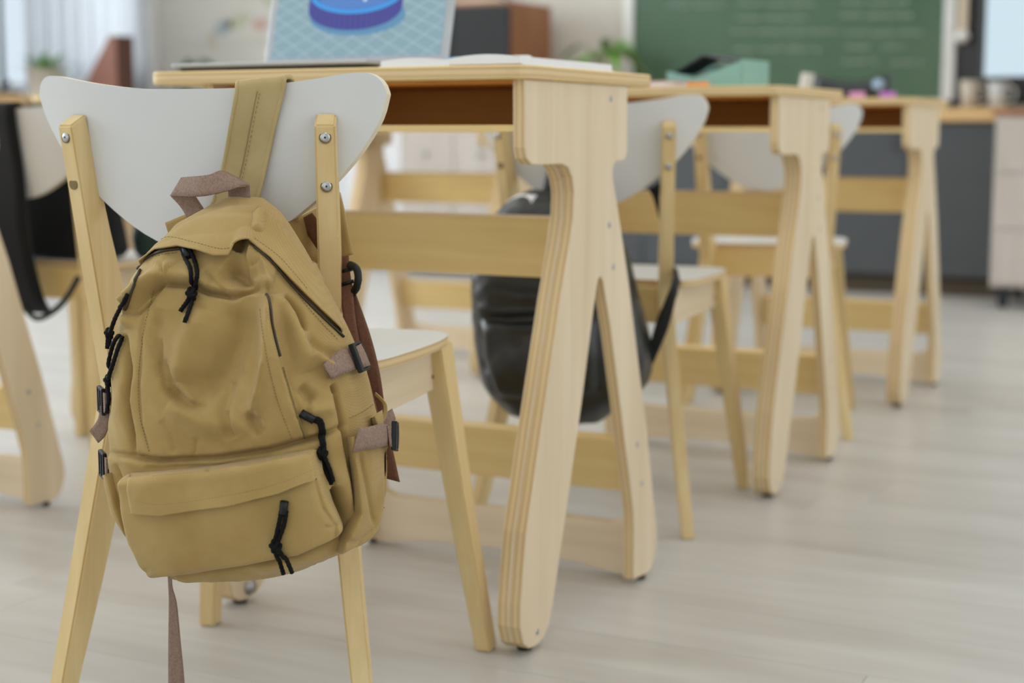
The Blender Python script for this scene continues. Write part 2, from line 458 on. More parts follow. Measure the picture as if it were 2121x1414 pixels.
def make_desk(depth=.451):
    d = empty('school_desk')
    top = [(-.61, 0), (0, 0), (0, depth), (-.61, depth)]
    prism('desk_top', rounded(top, .035, 6), 'z', .767, .785, ['birch_x', 'ply_z'], d, .002)
    for nm, xo, xi, x2 in (('side_panel', -.007, -.025, -.043), ('side_panel', -.522, -.504, -.486)):
        sp = prism(nm, PROF, 'x', xo, xi, ['birch_z', 'ply_x'], d, .0012)
        prism('leg_doubler', DBL, 'x', xi, x2, ['birch_z', 'ply_x'], sp, .0018)
        sgn = 1 if xo > -.2 else -1
        for (y, z, r) in ((.293, .747, .0045), (.291, .567, .0045), (.307, .505, .0045), (.405, .224, .0045), (.426, .159, .0045), (.059, .026, .0045)):
            lathe('screw', [(.0001, -.001), (r, -.001), (r, .0006), (.0001, .0009)], 'zinc_screw', sp, 10, (xo if sgn > 0 else xo, y, z), 'x') if sgn > 0 else None
        xg = (xo+x2)/2
        lathe('glide', [(.0001, 0), (.010, 0), (.011, .004), (.011, .0085), (.0001, .0085)], 'black_glide', sp, 14, (xg, .056, 0))
        lathe('glide', [(.0001, 0), (.007, 0), (.008, .004), (.008, .0095), (.0001, .0095)], 'black_glide', sp, 14, (xo-sgn*.009, .446, 0))
    # bolt seen on the inner side of the left front foot, in its milled slot
    bm = bmesh.new(); add_lathe(bm, [(.0001, 0), (.013, 0), (.013, .002), (.008, .003), (.008, .008), (.0001, .008)], 14, (-.486, .056, .026), 'x')
    from_bm('foot_bolt', bm, 'steel', d, True)
    box('bolt_slot', -.4865, -.4853, .051, .061, .042, .078, 'hex_dark', d, .0004)
    xl, xr = -.504, -.025
    box('shelf', xl, xr, .022, .345, .700, .709, ['birch_x'], d, .001)
    box('shelf_back', xl, xr, .325, .345, .709, .767, 'brown_board', d, 0)
    box('shelf_lining', xl, xr, .060, .325, .7625, .767, 'brown_board', d, 0)
    def beam(nm, yc, zc, h, tilt):
        bm = bmesh.new()
        add_box(bm, xl, xr, -.009, .009, -h/2, h/2, .0015, Matrix.Translation((0, yc, zc)) @ Matrix.Rotation(tilt, 4, 'X'))
        return from_bm(nm, bm, 'birch_x', d)
    beam('cross_beam', .290, .532, .092, .27)
    beam('cross_beam', .414, .190, .090, .30)
    b = [(xl, .006), (xl+.03, .006), (xl+.10, .016), ((xl+xr)/2, .022), (xr-.10, .016), (xr-.03, .006), (xr, .006)]
    t = [(xr, .135), (xr-.008, .112), (xr-.02, .096), (xr-.04, .088), (xl+.04, .088), (xl+.02, .096), (xl+.008, .112), (xl, .135)]
    prism('foot_bar', b+t, 'y', .436, .454, ['birch_pale', 'ply_y'], d, .0012)
    return d
DX, DY = -.914, 1.812
desk1 = make_desk()
def place_desk(src, x, y, label, rz=0, first=False):
    d = src if first else copy_tree(src)
    d.location = (x, y, 0); d.rotation_euler = (0, 0, rz)
    return tag(d, label, 'desk', 'birch plywood school desks')
place_desk(desk1, DX, DY, 'nearest birch plywood school desk, holding the open laptop and notebook', first=True)
place_desk(desk1, DX+.008, DY+1.034, 'birch plywood school desk with the teal box and pink notebook on it')
place_desk(desk1, DX-.014, DY+2.160, 'farthest birch plywood desk of the right row, with the dark pencil pouch')
LX = -2.105
place_desk(desk1, LX, DY+1.00, 'birch plywood desk in the left row, seen under the nearest desk behind the tan backpack')
place_desk(desk1, LX, DY+2.10, 'far birch plywood desk in the left row, seen beneath the nearest desk shelf')
dl = make_desk(.355)
tag(dl, 'birch plywood desk at the left edge, only its splayed rear leg and foot bar showing', 'desk', 'birch plywood school desks')
dl.location = (LX, DY-.055, 0)

# ------------------------------------------------------------------ chairs
HALF = [(0,.746),(.05,.7465),(.09,.7495),(.14,.756),(.175,.762),(.195,.762),(.207,.753),(.211,.740)]
HBOT = [(0,.567),(.035,.571),(.07,.584),(.11,.609),(.148,.641),(.18,.677),(.202,.712),(.211,.740)]
def interp(tab, x):
    for (a, fa), (b, fb) in zip(tab, tab[1:]):
        if x <= b: return fa+(fb-fa)*(x-a)/(b-a)
    return tab[-1][1]
def dense(tab):
    return [(p.x, p.y) for p in smooth_path([(a, b, 0) for a, b in tab], 6)]
TOPC, BOTC = dense(HALF), dense(HBOT)
def panel_y(x, z): return -.217+x*x/.97-(z-.66)*.16
PT = .0135
def make_back(parent):
    nx, nz = 44, 9
    P = []
    for i in range(nx+1):
        s = math.sin((i/nx-.5)*math.pi); x = .2109*s
        zt = interp(TOPC, abs(x)); zb = interp(BOTC, abs(x))
        P.append([(x, zb+(zt-zb)*j/nz) for j in range(nz+1)])
    v, f, mi = [], [], []
    k = nz+1; n = nx+1
    for lay in (0, 1):
        for r in P:
            for (x, z) in r: v.append((x, panel_y(x, z)+lay*PT, z))
    for i in range(nx):
        for j in range(nz):
            a = i*k+j; q = (a, a+1, a+k+1, a+k)
            f.append(q); mi.append(0); f.append(tuple(t+n*k for t in q[::-1])); mi.append(0)
    rim = [i*k for i in range(n)]+[(n-1)*k+j for j in range(1, k)]+[i*k+k-1 for i in range(n-2, -1, -1)]+[j for j in range(k-2, 0, -1)]
    b0 = len(v); q = len(rim)
    for lay in (0, 1):
        for a in rim: v.append(v[a+lay*n*k])
    for i in range(q):
        j = (i+1) % q; f.append((b0+i, b0+j, b0+q+j, b0+q+i)); mi.append(1)
    o = from_py('backrest', v, f, ['white_laminate', 'ply_rim'], parent, False, mi)
    for p in o.data.polygons: p.use_smooth = p.material_index == 0
    bpy.context.view_layer.update()
    return o
def loft_leg(name, st, ang, m, parent, bev=.0022, slant=0.0):
    """stations (cx, cy, z, w, d): back-face centre, lateral width, forward depth; ang = section turn about z"""
    l = Vector((math.cos(ang), math.sin(ang), 0)); fw = Vector((-math.sin(ang), math.cos(ang), 0))
    bm = bmesh.new(); R = []
    for cx, cy, z, w, dd in st:
        c = Vector((cx, cy, z))
        up = Vector((0, 0, slant if z == st[-1][2] else 0))
        R.append([bm.verts.new(c-l*w/2), bm.verts.new(c+l*w/2), bm.verts.new(c+l*w/2+fw*dd+up), bm.verts.new(c-l*w/2+fw*dd+up)])
    for A, B in zip(R, R[1:]):
        for k in range(4): bm.faces.new([A[k], A[(k+1) % 4], B[(k+1) % 4], B[k]])
    bm.faces.new(R[0][::-1]); bm.faces.new(R[-1])
    bmesh.ops.recalc_face_normals(bm, faces=bm.faces)
    lon = [e for e in bm.edges if abs(e.verts[0].co.z-e.verts[1].co.z) > .02]+list(R[-1][0].link_edges)
    caps = [e for e in bm.edges if len(e.link_faces) == 2]
    bmesh.ops.bevel(bm, geom=caps, offset=bev, segments=2, affect='EDGES', clamp_overlap=True)
    return from_bm(name, bm, m, parent)
SPL = math.radians(18)
def make_chair():
    c = empty('classroom_chair')
    make_back(c)
    half = [(0,.172),(.10,.172),(.138,.168),(.163,.154),(.177,.13),(.184,.09),(.186,.04),(.182,-.04),(.176,-.10),(.165,-.122),(.14,-.130),(0,-.130)]
    out = [(p.x, p.y) for p in smooth_path([(a, b, 0) for a, b in half], 3)]
    poly = out+[(-x, y) for x, y in out[::-1] if abs(x) > 1e-5]
    bm = bmesh.new()
    T = [bm.verts.new((x, y, .440)) for x, y in poly]; S = [bm.verts.new((x*.992, y*.992, .428)) for x, y in poly]
    bm.faces.new(T); bm.faces.new(S[::-1])
    for i in range(len(poly)):
        j = (i+1) % len(poly); f = bm.faces.new([T[j], T[i], S[i], S[j]]); f.material_index = 1
    from_bm('seat', bm, ['white_laminate', 'ply_z'], c)
    for s in (1, -1):
        st = [(s*.202, -.235, .0005, .022, .024), (s*.176, -.211, .17, .0235, .037), (s*.149, -.185, .355, .025, .049), (s*.141, -.177, .407, .025, .051),
              (s*.1435, -.185, .455, .0248, .047), (s*.150, -.206, .587, .024, .034), (s*.156, -.225, .707, .0225, .023)]
        lg = loft_leg('rear_leg', st, s*SPL, 'beech_leg', c, .0022, .013)
        fw = Vector((-math.sin(s*SPL), math.cos(s*SPL), 0))
        for z in (.694, .642):
            t = (.707-z)/.12; p = Vector((s*(.156-.006*t), -.225+.019*t, z))
            A = Matrix.Translation(p-fw*.0006) @ Matrix.Rotation(s*SPL, 4, 'Z')
            bm = bmesh.new(); add_lathe(bm, [(.0001, 0), (.0066, 0), (.0066, .0012), (.0001, .0012)], 18, (0, 0, 0), 'y'); bmesh.ops.transform(bm, matrix=A, verts=bm.verts)
            hole = from_bm('bolt_hole', bm, 'khaki_thread', lg)
            bm = bmesh.new(); add_lathe(bm, [(.0001, -.0012), (.0035, -.0011), (.0052, -.0004), (.0056, .0004), (.0001, .0006)], 18, (0, 0, 0), 'y'); bmesh.ops.transform(bm, matrix=A, verts=bm.verts)
            if not (s < 0 and z < .65): from_bm('bolt', bm, 'steel', lg, True)
            else: bm.free()
            bm = bmesh.new(); add_lathe(bm, [(.0001, -.0014), (.0013, -.0014), (.0013, -.0008), (.0001, -.0008)], 6, (0, 0, 0), 'y'); bmesh.ops.transform(bm, matrix=A, verts=bm.verts)
            if not (s < 0 and z < .65): from_bm('bolt_socket', bm, 'hex_dark', lg)
            else: bm.free()
        st = [(s*.206, .185, .0005, .023, .027), (s*.178, .150, .22, .027, .036), (s*.154, .120, .427, .031, .045)]
        fl = loft_leg('front_leg', st, -s*.05, 'beech_leg', c)
        lathe('screw_cap', [(.0001, -.0006), (.003, -.0006), (.003, .001), (.0001, .001)], 'khaki_thread', fl, 10, (s*.156, .1235, .385), 'y')
        bm = bmesh.new()
        a0, a1 = (s*.139, -.145), (s*.148, .135)
        vs = []
        for (x, y) in (a0, a1):
            for dx in (-.009, .009):
                for z in (.362 if y < 0 else .368, .4275): vs.append(bm.verts.new((x+dx, y, z)))
        bmesh.ops.convex_hull(bm, input=vs)
        from_bm('side_rail', bm, 'birch_y', c)
    box('front_rail', -.140, .140, .135, .151, .368, .4275, 'birch_x', c, .001)
    box('back_rail', -.130, .130, -.150, -.134, .365, .4275, 'birch_x', c, .001)
    return c
chair1 = make_chair()
def place_chair(x, y, rz, label, first=False):
    c = chair1 if first else copy_tree(chair1)
    c.location = (x, y, 0); c.rotation_euler = (0, 0, rz)
    return tag(c, label, 'chair', 'white-backed birch classroom chairs')
C1 = (-1.148, 1.607, math.radians(11.454)); C2 = (-1.176, 2.726, .117); C3 = (-1.196, 3.694, .269); CL2 = (-2.33, 2.575, .03); CL3 = (-2.42, 3.66, -.05)
place_chair(*C1, 'nearest white-backed birch chair, with the tan backpack hung on it', True)
place_chair(*C2, 'white-backed birch chair carrying the black leather backpack')
place_chair(*C3, 'empty white-backed birch chair tucked under the farthest desk of the right row')
place_chair(*CL2, 'white-backed birch chair at far left with a black bag on it')

# ------------------------------------------------------------------ soft bags: shared tools
_f = Vector((-math.sin(YAW)*math.cos(PITCH), math.cos(YAW)*math.cos(PITCH), -math.sin(PITCH)))
_r = Vector((math.cos(YAW), math.sin(YAW), 0)); _u = _r.cross(_f)
class Frame:
    """a chair's own frame: turns sight lines of the photo into points on the bag that hangs there"""
    def __init__(s, pose):
        s.m = Matrix.Translation((pose[0], pose[1], 0)) @ Matrix.Rotation(pose[2], 4, 'Z')
        s.mi = s.m.inverted(); s.cam = s.mi @ Vector((0, 0, CAM_Z)); s.bvh = None
    def ray(s, x, y):
        d = _f+_r*((x-IMW/2)/FPX)-_u*((y-IMH/2)/FPX)
        return (s.mi.to_3x3() @ d).normalized()
    def at_y(s, x, y, yl):
        d = s.ray(x, y); return s.cam+d*((yl-s.cam.y)/d.y)
    def pix(s, p):
        d = (s.m @ Vector(p))-Vector((0, 0, CAM_Z)); z = d.dot(_f)
        return IMW/2+FPX*d.dot(_r)/z, IMH/2-FPX*d.dot(_u)/z
    def on(s, x, y, h=0.0, fall=-.30, base=False):
        hit, n, i, dist = (s.base if base else s.bvh).ray_cast(s.cam, s.ray(x, y))
        if hit is None: return s.at_y(x, y, fall), Vector((0, -1, 0))
        if n.y > .2: n = -n
        return hit+n*h, n
def catmull(tab, t):
    k = len(tab)-1; x = min(max(t*k, 0), k-1e-6); i = int(x); f = x-i
    p0, p1, p2, p3 = tab[max(i-1, 0)], tab[i], tab[i+1], tab[min(i+2, k)]
    return tuple(.5*((2*b)+(c-a)*f+(2*a-5*b+4*c-d)*f*f+(3*b-a-3*c+d)*f**3) for a, b, c, d in zip(p0, p1, p2, p3))
def seg_dist(px, py, pl):
    """distance to a polyline and the position along it (0..1)"""
    best = 1e9; pos = 0; acc = 0; tot = sum(math.hypot(b[0]-a[0], b[1]-a[1]) for a, b in zip(pl, pl[1:])); sg = 1
    for a, b in zip(pl, pl[1:]):
        vx, vy = b[0]-a[0], b[1]-a[1]; L2 = vx*vx+vy*vy
        t = max(0, min(1, ((px-a[0])*vx+(py-a[1])*vy)/L2)); dx, dy = px-a[0]-t*vx, py-a[1]-t*vy
        d = dx*dx+dy*dy
        if d < best: best = d; pos = (acc+t*math.sqrt(L2))/tot; sg = 1 if vx*dy-vy*dx > 0 else -1
        acc += math.sqrt(L2)
    return math.sqrt(best), pos, sg
def bag_body(name, fr, levels, m, parent, off, nt=150, ns=200, rc=.05, folds=None, power=None, sub=None, depth_back=0):
    """loft: levels = (left pixel, right pixel, y of front, y of back) from the bottom up, each a rounded section"""
    rows = []
    tab = []
    for L, R, yf, yb in levels:
        a = fr.at_y(*L, yf+.03); b = fr.at_y(*R, yb-.035)
        tab.append((a.x, a.z, b.x, b.z, yf, yb))
    for i in range(nt+1):
        xl, zl, xr, zr, yf, yb = catmull(tab, i/nt)
        w, d = xr-xl, yb-yf; r = min(rc, w*.49, d*.49)
        per = []
        # rounded rectangle by arc length, starting at the back middle
        hw, hd = w/2, d/2
        segs = [('l', 0, hd, -hw+r, hd), ('c', -hw+r, hd-r, 90, 180), ('l', -hw, hd-r, -hw, -hd+r), ('c', -hw+r, -hd+r, 180, 270), ('l', -hw+r, -hd, hw-r, -hd),
                ('c', hw-r, -hd+r, 270, 360), ('l', hw, -hd+r, hw, hd-r), ('c', hw-r, hd-r, 0, 90), ('l', hw-r, hd, 0, hd)]
        lens = [math.hypot(q[3]-q[1], q[4]-q[2]) if q[0] == 'l' else r*math.pi/2 for q in segs]
        tot = sum(lens)
        for k in range(ns):
            s = tot*k/ns; j = 0
            while j < len(segs)-1 and s > lens[j]: s -= lens[j]; j += 1
            t = s/lens[j] if lens[j] > 1e-9 else 0; q = segs[j]
            if q[0] == 'l': x, y = q[1]+(q[3]-q[1])*t, q[2]+(q[4]-q[2])*t
            else:
                an = math.radians(q[3]+(q[4]-q[3])*t); x, y = q[1]+r*math.cos(an), q[2]+r*math.sin(an)
            u = (x+hw)/w
            # belly: the front bulges a little in the middle
            if y < 0: y -= .012*math.sin(math.pi*u)*(1 if w > .1 else .3)
            per.append(Vector((xl+w*u, (yf+yb)/2+y, zl+(zr-zl)*u)))
        rows.append(per)
    # soft closing rows at the bottom and at the top
    def shrink(row, k, dz):
        c = sum(row, Vector())/len(row); return [c+(p-c)*k+Vector((0, 0, dz)) for p in row]
    b0, t0 = rows[0], rows[-1]
    rows = [shrink(b0, k, dz) for k, dz in ((.02, -.006), (.5, -.008), (.8, -.0075), (.93, -.0045))]+rows
    rows += [shrink(t0, k, dz) for k, dz in ((.8, .004), (.45, .006), (.03, .006))]
    n = len(rows)
    V = [p for r in rows for p in r]
    F = [(i*ns+k, i*ns+(k+1) % ns, (i+1)*ns+(k+1) % ns, (i+1)*ns+k) for i in range(n-1) for k in range(ns)]
    if folds:
        # displace along normals by the modelled seams, steps and creases
        nor = []
        for i in range(n):
            for k in range(ns):
                a = rows[i][(k+1) % ns]-rows[i][k-1]; c = rows[min(i+1, n-1)][k]-rows[max(i-1, 0)][k]
                q = a.cross(c)
                nor.append(q.normalized() if q.length > 1e-12 else Vector((0, 0, 0)))
        out = []
        for p, q in zip(V, nor):
            if (fr.cam-p).dot(q) > -.05 and p.y < depth_back-.235: out.append(p+q*folds(*fr.pix(p), p))
            else: out.append(p)
        fr.base = BVHTree.FromPolygons([tuple(p) for p in V], F)
        V = out
    fr.bvh = BVHTree.FromPolygons([tuple(p) for p in V], F)
    o = from_py(name, [p-off for p in V], F, m, parent, True)
    return o
def coons(top, bot, left, right, u, v):
    """point of a patch bounded by four polylines; u left->right, v top->bottom"""
    def on(pl, t):
        L = [0]
        for a, b in zip(pl, pl[1:]): L.append(L[-1]+math.hypot(b[0]-a[0], b[1]-a[1]))
        s = t*L[-1]
        for i in range(len(pl)-1):
            if s <= L[i+1] or i == len(pl)-2:
                f = (s-L[i])/max(1e-9, L[i+1]-L[i]); return pl[i][0]+(pl[i+1][0]-pl[i][0])*f, pl[i][1]+(pl[i+1][1]-pl[i][1])*f
    T, B, Lf, R = on(top, u), on(bot, u), on(left, v), on(right, v)
    c = [(1-u)*(1-v)*a+u*(1-v)*b+(1-u)*v*d+u*v*e for a, b, d, e in zip(top[0], top[-1], bot[0], bot[-1])]
    return tuple((1-v)*T[i]+v*B[i]+(1-u)*Lf[i]+u*R[i]-c[i] for i in (0, 1))
def patch(name, fr, top, bot, left, right, h, m, parent, off, nu=60, nv=40, roll=(.1, .1, .1, .1), thick=0.0, bulge=None, sink=-.0015, fall=-.3, base=False):
    """raised cloth panel lying on the bag; roll = share of each side (top, bottom, left, right) that rounds down to the bag, 0 = a free edge"""
    P = []
    def prof(d, e):
        if e <= 0: return 1
        t = max(0, min(1, d/e)); return math.sqrt(max(0, 1-(1-t)**2))
    for j in range(nv+1):
        row = []
        for i in range(nu+1):
            u, v = i/nu, j/nv; x, y = coons(top, bot, left, right, u, v)
            k = prof(v, roll[0])*prof(1-v, roll[1])*prof(u, roll[2])*prof(1-u, roll[3])
            hh = sink+(h-sink)*k
            if bulge: hh += bulge(x, y, u, v)*k
            p, n = fr.on(x, y, 0, fall, base)
            nn = (n+Vector((0, -.8, 0))).normalized()
            row.append(p+nn*hh-off)
        P.append(row)
    # relax a little so that the cloth bridges creases
    for _ in range(2):
        Q = [[(P[j][i]*2+P[j-1][i]+P[j+1][i]+P[j][i-1]+P[j][i+1])/6 if 0 < i < nu and 0 < j < nv else P[j][i] for i in range(nu+1)] for j in range(nv+1)]
        P = Q
    return grid(name, P, m, parent, thick)
def strip(name, L, R, m, parent, thick=.0016, nw=4, n=6):
    """webbing from two edge lines of 3-D points"""
    a, b = smooth_path(L, n), smooth_path(R, n)
    return grid(name, [[p+(q-p)*(k/nw) for k in range(nw+1)] for p, q in zip(a, b)], m, parent, thick)
def cord_on(name, fr, paths, knots, parent, off, r=.0023, h=.0035, m='black_cord', fall=-.3):
    bm = bmesh.new()
    for pl in paths:
        sp2 = smooth_path([(q[0], q[1], q[2] if len(q) > 2 else 0.0) for q in pl], 9); P3 = []
        for q in sp2:
            p = fr.on(q.x, q.y, h+q.z, fall)[0]
            if P3 and abs(p.y-P3[-1].y) > .004: p = fr.at_y(q.x, q.y, P3[-1].y+.0006*(1 if p.y > P3[-1].y else -1))     # hangs free past an edge
            P3.append(p)
        P3 = [(P3[max(i-1, 0)]+P3[i]*2+P3[min(i+1, len(P3)-1)])/4-off for i in range(len(P3))]
        # braided look: radius pulses along the cord
        sp = P3
        add_tube(bm, sp, [r*(1+.09*math.sin(i*2.2)) for i in range(len(sp))], 8)
    for (x, y, k) in knots:
        c = fr.on(x, y, h+.001, fall)[0]-off
        for a in range(3):
            ax = a*1.05
            ring = [c+Vector((math.cos(t)*k*math.cos(ax)*.75, math.sin(t)*k*.55-.001, math.cos(t)*k*math.sin(ax)*.9+math.sin(t*2)*k*.25)) for t in [2*math.pi*i/14 for i in range(15)]]
            add_tube(bm, ring, r*.95, 7)
    return from_bm(name, bm, m, parent, True)
def buckle(name, fr, cx, cy, dx, dy, ln, wd, parent, off, h=.004, m='black_plastic', fall=-.3):
    """ladder-lock buckle: webbing runs along (dx,dy) in the photo; ln, wd in metres"""
    p, n = fr.on(cx, cy, h, fall); q, _ = fr.on(cx+dx*12, cy+dy*12, h, fall)
    ex = (q-p).normalized(); n = n+(fr.cam-p).normalized()*1.3; n = (n-ex*n.dot(ex)).normalized(); ey = n.cross(ex)
    A = Matrix(((ex.x, ey.x, n.x, p.x-off.x), (ex.y, ey.y, n.y, p.y-off.y), (ex.z, ey.z, n.z, p.z-off.z), (0, 0, 0, 1)))
    bm = bmesh.new(); l, w = ln/2, wd/2
    add_box(bm, -l, -l+ln*.26, -w, w, -.0022, .0034, .0012, A)                  # heavy entry bar
    add_box(bm, -l+.002, l-ln*.1, -w, -w+.0028, -.002, .0026, .001, A); add_box(bm, -l+.002, l-ln*.1, w-.0028, w, -.002, .0026, .001, A)
    add_box(bm, -l+ln*.50, -l+ln*.62, -w+.002, w-.002, -.001, .0008, .0006, A)  # middle bar
    t = bmesh.new()                                                             # pull tab with a blunt point
    pts = [(l-ln*.22, -w), (l-ln*.02, -w*.8), (l+ln*.12, -w*.18), (l+ln*.12, w*.18), (l-ln*.02, w*.8), (l-ln*.22, w)]
    a = [t.verts.new((x, y, -.0018)) for x, y in pts]; b = [t.verts.new((x, y, .0024)) for x, y in pts]
    t.faces.new(a[::-1]); t.faces.new(b)
    for i in range(6): t.faces.new([a[i], a[(i+1) % 6], b[(i+1) % 6], b[i]])
    bmesh.ops.bevel(t, geom=list(t.edges), offset=.0008, segments=1, affect='EDGES'); bmesh.ops.transform(t, matrix=A, verts=t.verts); merge(bm, t)
    return from_bm(name, bm, m, parent)
def web_on(name, fr, pts, w, m, parent, off, h=.0022, thick=.0015, fall=-.3):
    """webbing laid on the bag along photo points; w = width in photo pixels or one for each point"""
    P = []
    sp = smooth_path([(a[0], a[1], 0) for a in pts], 6)
    for i, p in enumerate(sp):
        d = (sp[min(i+1, len(sp)-1)]-sp[max(i-1, 0)]).normalized(); nx, ny = -d.y, d.x
        t = i/(len(sp)-1); hh = h(t) if callable(h) else h
        P.append([fr.on(p.x+nx*w*(k/4-.5), p.y+ny*w*(k/4-.5), hh, fall)[0]-off for k in range(5)])
    for _ in range(6):                                   # the webbing spans small folds
        P = [[(P[max(i-1, 0)][j]+P[i][j]*2+P[min(i+1, len(P)-1)][j]+P[i][max(j-1, 0)]+P[i][min(j+1, 4)])/6 if 0 < i < len(P)-1 and 0 < j < 4 else
              ((P[max(i-1, 0)][j]+P[i][j]+P[min(i+1, len(P)-1)][j])/3 if 0 < i < len(P)-1 else (P[i][max(j-1, 0)]+P[i][j]+P[i][min(j+1, 4)])/3 if 0 < j < 4 else P[i][j]) for j in range(5)] for i in range(len(P))]
    return grid(name, P, m, parent, thick)
def stitches(name, fr, lines, parent, off, m='khaki_thread', h=.0009, step=7, r=.00034):
    bm = bmesh.new()
    for pl in lines:
        sp = smooth_path([(a, b, 0) for a, b in pl], 12); acc = []
        L = [0]
        for a, b in zip(sp, sp[1:]): L.append(L[-1]+(b-a).length)
        s = 0
        def at(s):
            for i in range(len(sp)-1):
                if s <= L[i+1]: return sp[i]+(sp[i+1]-sp[i])*((s-L[i])/max(1e-9, L[i+1]-L[i]))
            return sp[-1]
        while s+step*.62 < L[-1]:
            a, b = at(s), at(s+step*.62)
            add_tube(bm, [fr.on(a.x, a.y, h)[0]-off, fr.on(b.x, b.y, h)[0]-off], r, 4); s += step
    return tag(from_bm(name, bm, m, parent), kind='stuff')

# ------------------------------------------------------------------ the tan backpack on the nearest chair
from mathutils import noise as mnoise
fr = Frame(C1)
OFF = Vector((.11, -.30, .235))
pack = empty('backpack', fr.m @ OFF, C1[2], 'tan canvas backpack with black cord zip pulls, hung by a strap from the nearest chair', 'backpack')
BB = {}
def ridge(px, py, pl, w, taper=.18):
    k = id(pl)
    if k not in BB: BB[k] = (min(a for a, _ in pl), max(a for a, _ in pl), min(b for _, b in pl), max(b for _, b in pl))
    x0, x1, y0, y1 = BB[k]; g = 2.6*w
    if px < x0-g or px > x1+g or py < y0-g or py > y1+g: return 0
    d, t, _ = seg_dist(px, py, pl)
    if d > 3*w: return 0
    e = min(1, t/taper, (1-t)/taper) if taper else 1
    return math.exp(-(d/w)**2)*max(0, e)**.6
def inbox(px, py, pl, g):
    k = id(pl)
    if k not in BB: BB[k] = (min(a for a, _ in pl), max(a for a, _ in pl), min(b for _, b in pl), max(b for _, b in pl))
    x0, x1, y0, y1 = BB[k]; return x0-g < px < x1+g and y0-g < py < y1+g
def crease(px, py, pl, w, taper=.12):
    if not inbox(px, py, pl, 5*w): return 0
    d, t, _ = seg_dist(px, py, pl); e = min(1, t/taper, (1-t)/taper)
    return math.exp(-d/w)*max(0, e)**.5
def step(px, py, pl, decay, side, taper=.08, sharp=3.5):
    """cloth edge: raised on one side of the line, dropping sharply on the other"""
    if not inbox(px, py, pl, 3*decay): return 0
    d, t, s = seg_dist(px, py, pl); e = max(0, min(1, t/taper, (1-t)/taper))**.5
    return e*(math.exp(-d/decay) if s == side else max(0, 1-d/sharp))
def smoothstep(t): t = max(0, min(1, t)); return t*t*(3-2*t)
SEAM = [(222, 938), (330, 955), (450, 950), (560, 932), (660, 905), (722, 878)]
ZIPR = [(550, 600), (562, 680), (580, 745), (605, 830), (630, 908)]
TOPS = [(258, 655), (300, 610), (338, 584), (395, 588), (430, 603), (478, 612), (520, 600), (548, 588)]
GUS = [(690, 790), (700, 830), (712, 890), (728, 970), (742, 1060)]
LEDGE = [(256, 690), (262, 760), (258, 830), (276, 945)]
FOLDS = [  # polyline, amplitude in metres, half width in pixels
 (TOPS, -.0060, 7), ([(266, 632), (305, 590), (345, 568)], .006, 15), ([(345, 560), (430, 580)], .003, 20), ([(465, 545), (505, 572), (545, 560)], -.011, 24),
 ([(525, 545), (540, 580), (560, 600)], .006, 12),
 (SEAM, -.0045, 6), ([(300, 970), (450, 966), (600, 936)], -.004, 10),
 ([(556, 610), (562, 680), (564, 745), (548, 810), (528, 862)], .011, 17), ([(508, 615), (498, 700), (455, 780), (400, 820)], -.009, 34),
 ([(335, 745), (350, 806), (390, 838), (430, 850)], -.005, 11), ([(352, 830), (420, 872), (520, 880)], .004, 26), ([(420, 640), (390, 720), (372, 790)], .006, 26),
 ([(330, 640), (322, 720), (330, 790)], -.003, 14), ([(470, 790), (465, 850), (480, 910)], -.003, 12), ([(520, 850), (540, 900)], -.003, 10),
 ([(590, 612), (618, 645), (630, 690)], -.003, 8), ([(568, 612), (612, 690), (640, 770)], .008, 17), ([(632, 700), (660, 722), (705, 735)], -.003, 12),
 ([(640, 735), (690, 765)], .005, 14), ([(620, 800), (650, 830)], -.004, 12), (GUS, -.004, 6), (LEDGE, -.004, 6), ([(640, 850), (690, 845)], .003, 14),
 ([(305, 610), (290, 720), (285, 800), (292, 880), (312, 945)], -.0014, 4), ([(272, 620), (262, 680)], .004, 10),
 ([(505, 440), (500, 480), (488, 520)], -.007, 13), ([(540, 440), (528, 490)], .006, 16), ([(330, 540), (360, 560)], .003, 14),
 ([(690, 1010), (712, 1060), (720, 1110)], -.008, 12), ([(735, 940), (750, 1010), (762, 1080)], -.005, 10), ([(600, 1150), (690, 1128), (740, 1100)], -.006, 9), ([(330, 1193), (480, 1178), (620, 1155)], -.004, 6)]
EDGE = [(517, 506), (511, 535), (517, 566), (533, 590), (560, 600)]
CREASES = [  # sharp valleys: polyline, depth, half width
 (SEAM, -.0035, 4), (TOPS, -.0045, 4.5), (LEDGE, -.004, 4), (GUS, -.0045, 4.5), ([(262, 652), (285, 648), (310, 622), (335, 588)], -.006, 5), ([(330, 700), (322, 760), (338, 805), (372, 830)], -.004, 6),
 ([(590, 612), (618, 648), (630, 690)], -.006, 5), ([(528, 862), (548, 812), (562, 760)], -.003, 5), ([(420, 560), (452, 590), (470, 612)], -.003, 6), ([(690, 1012), (716, 1062), (722, 1105)], -.007, 6), ([(486, 905), (470, 850)], -.003, 6),
 ([(408, 905), (400, 945)], -.002, 5), ([(360, 940), (352, 900), (335, 870)], -.002, 6), ([(660, 930), (690, 1000), (712, 1080)], -.006, 6), ([(697, 812), (690, 795)], -.006, 5), ([(240, 960), (250, 1040), (278, 1120), (312, 1185)], -.006, 5),
 ([(300, 1188), (420, 1184), (520, 1172), (640, 1146), (700, 1118)], -.006, 5)]
STEPS = [(TOPS, .005, 34, -1), (EDGE, .009, 34, -1), (SEAM, .003, 22, 1), (ZIPR, .0085, 75, 1), (GUS, .004, 26, 1)]
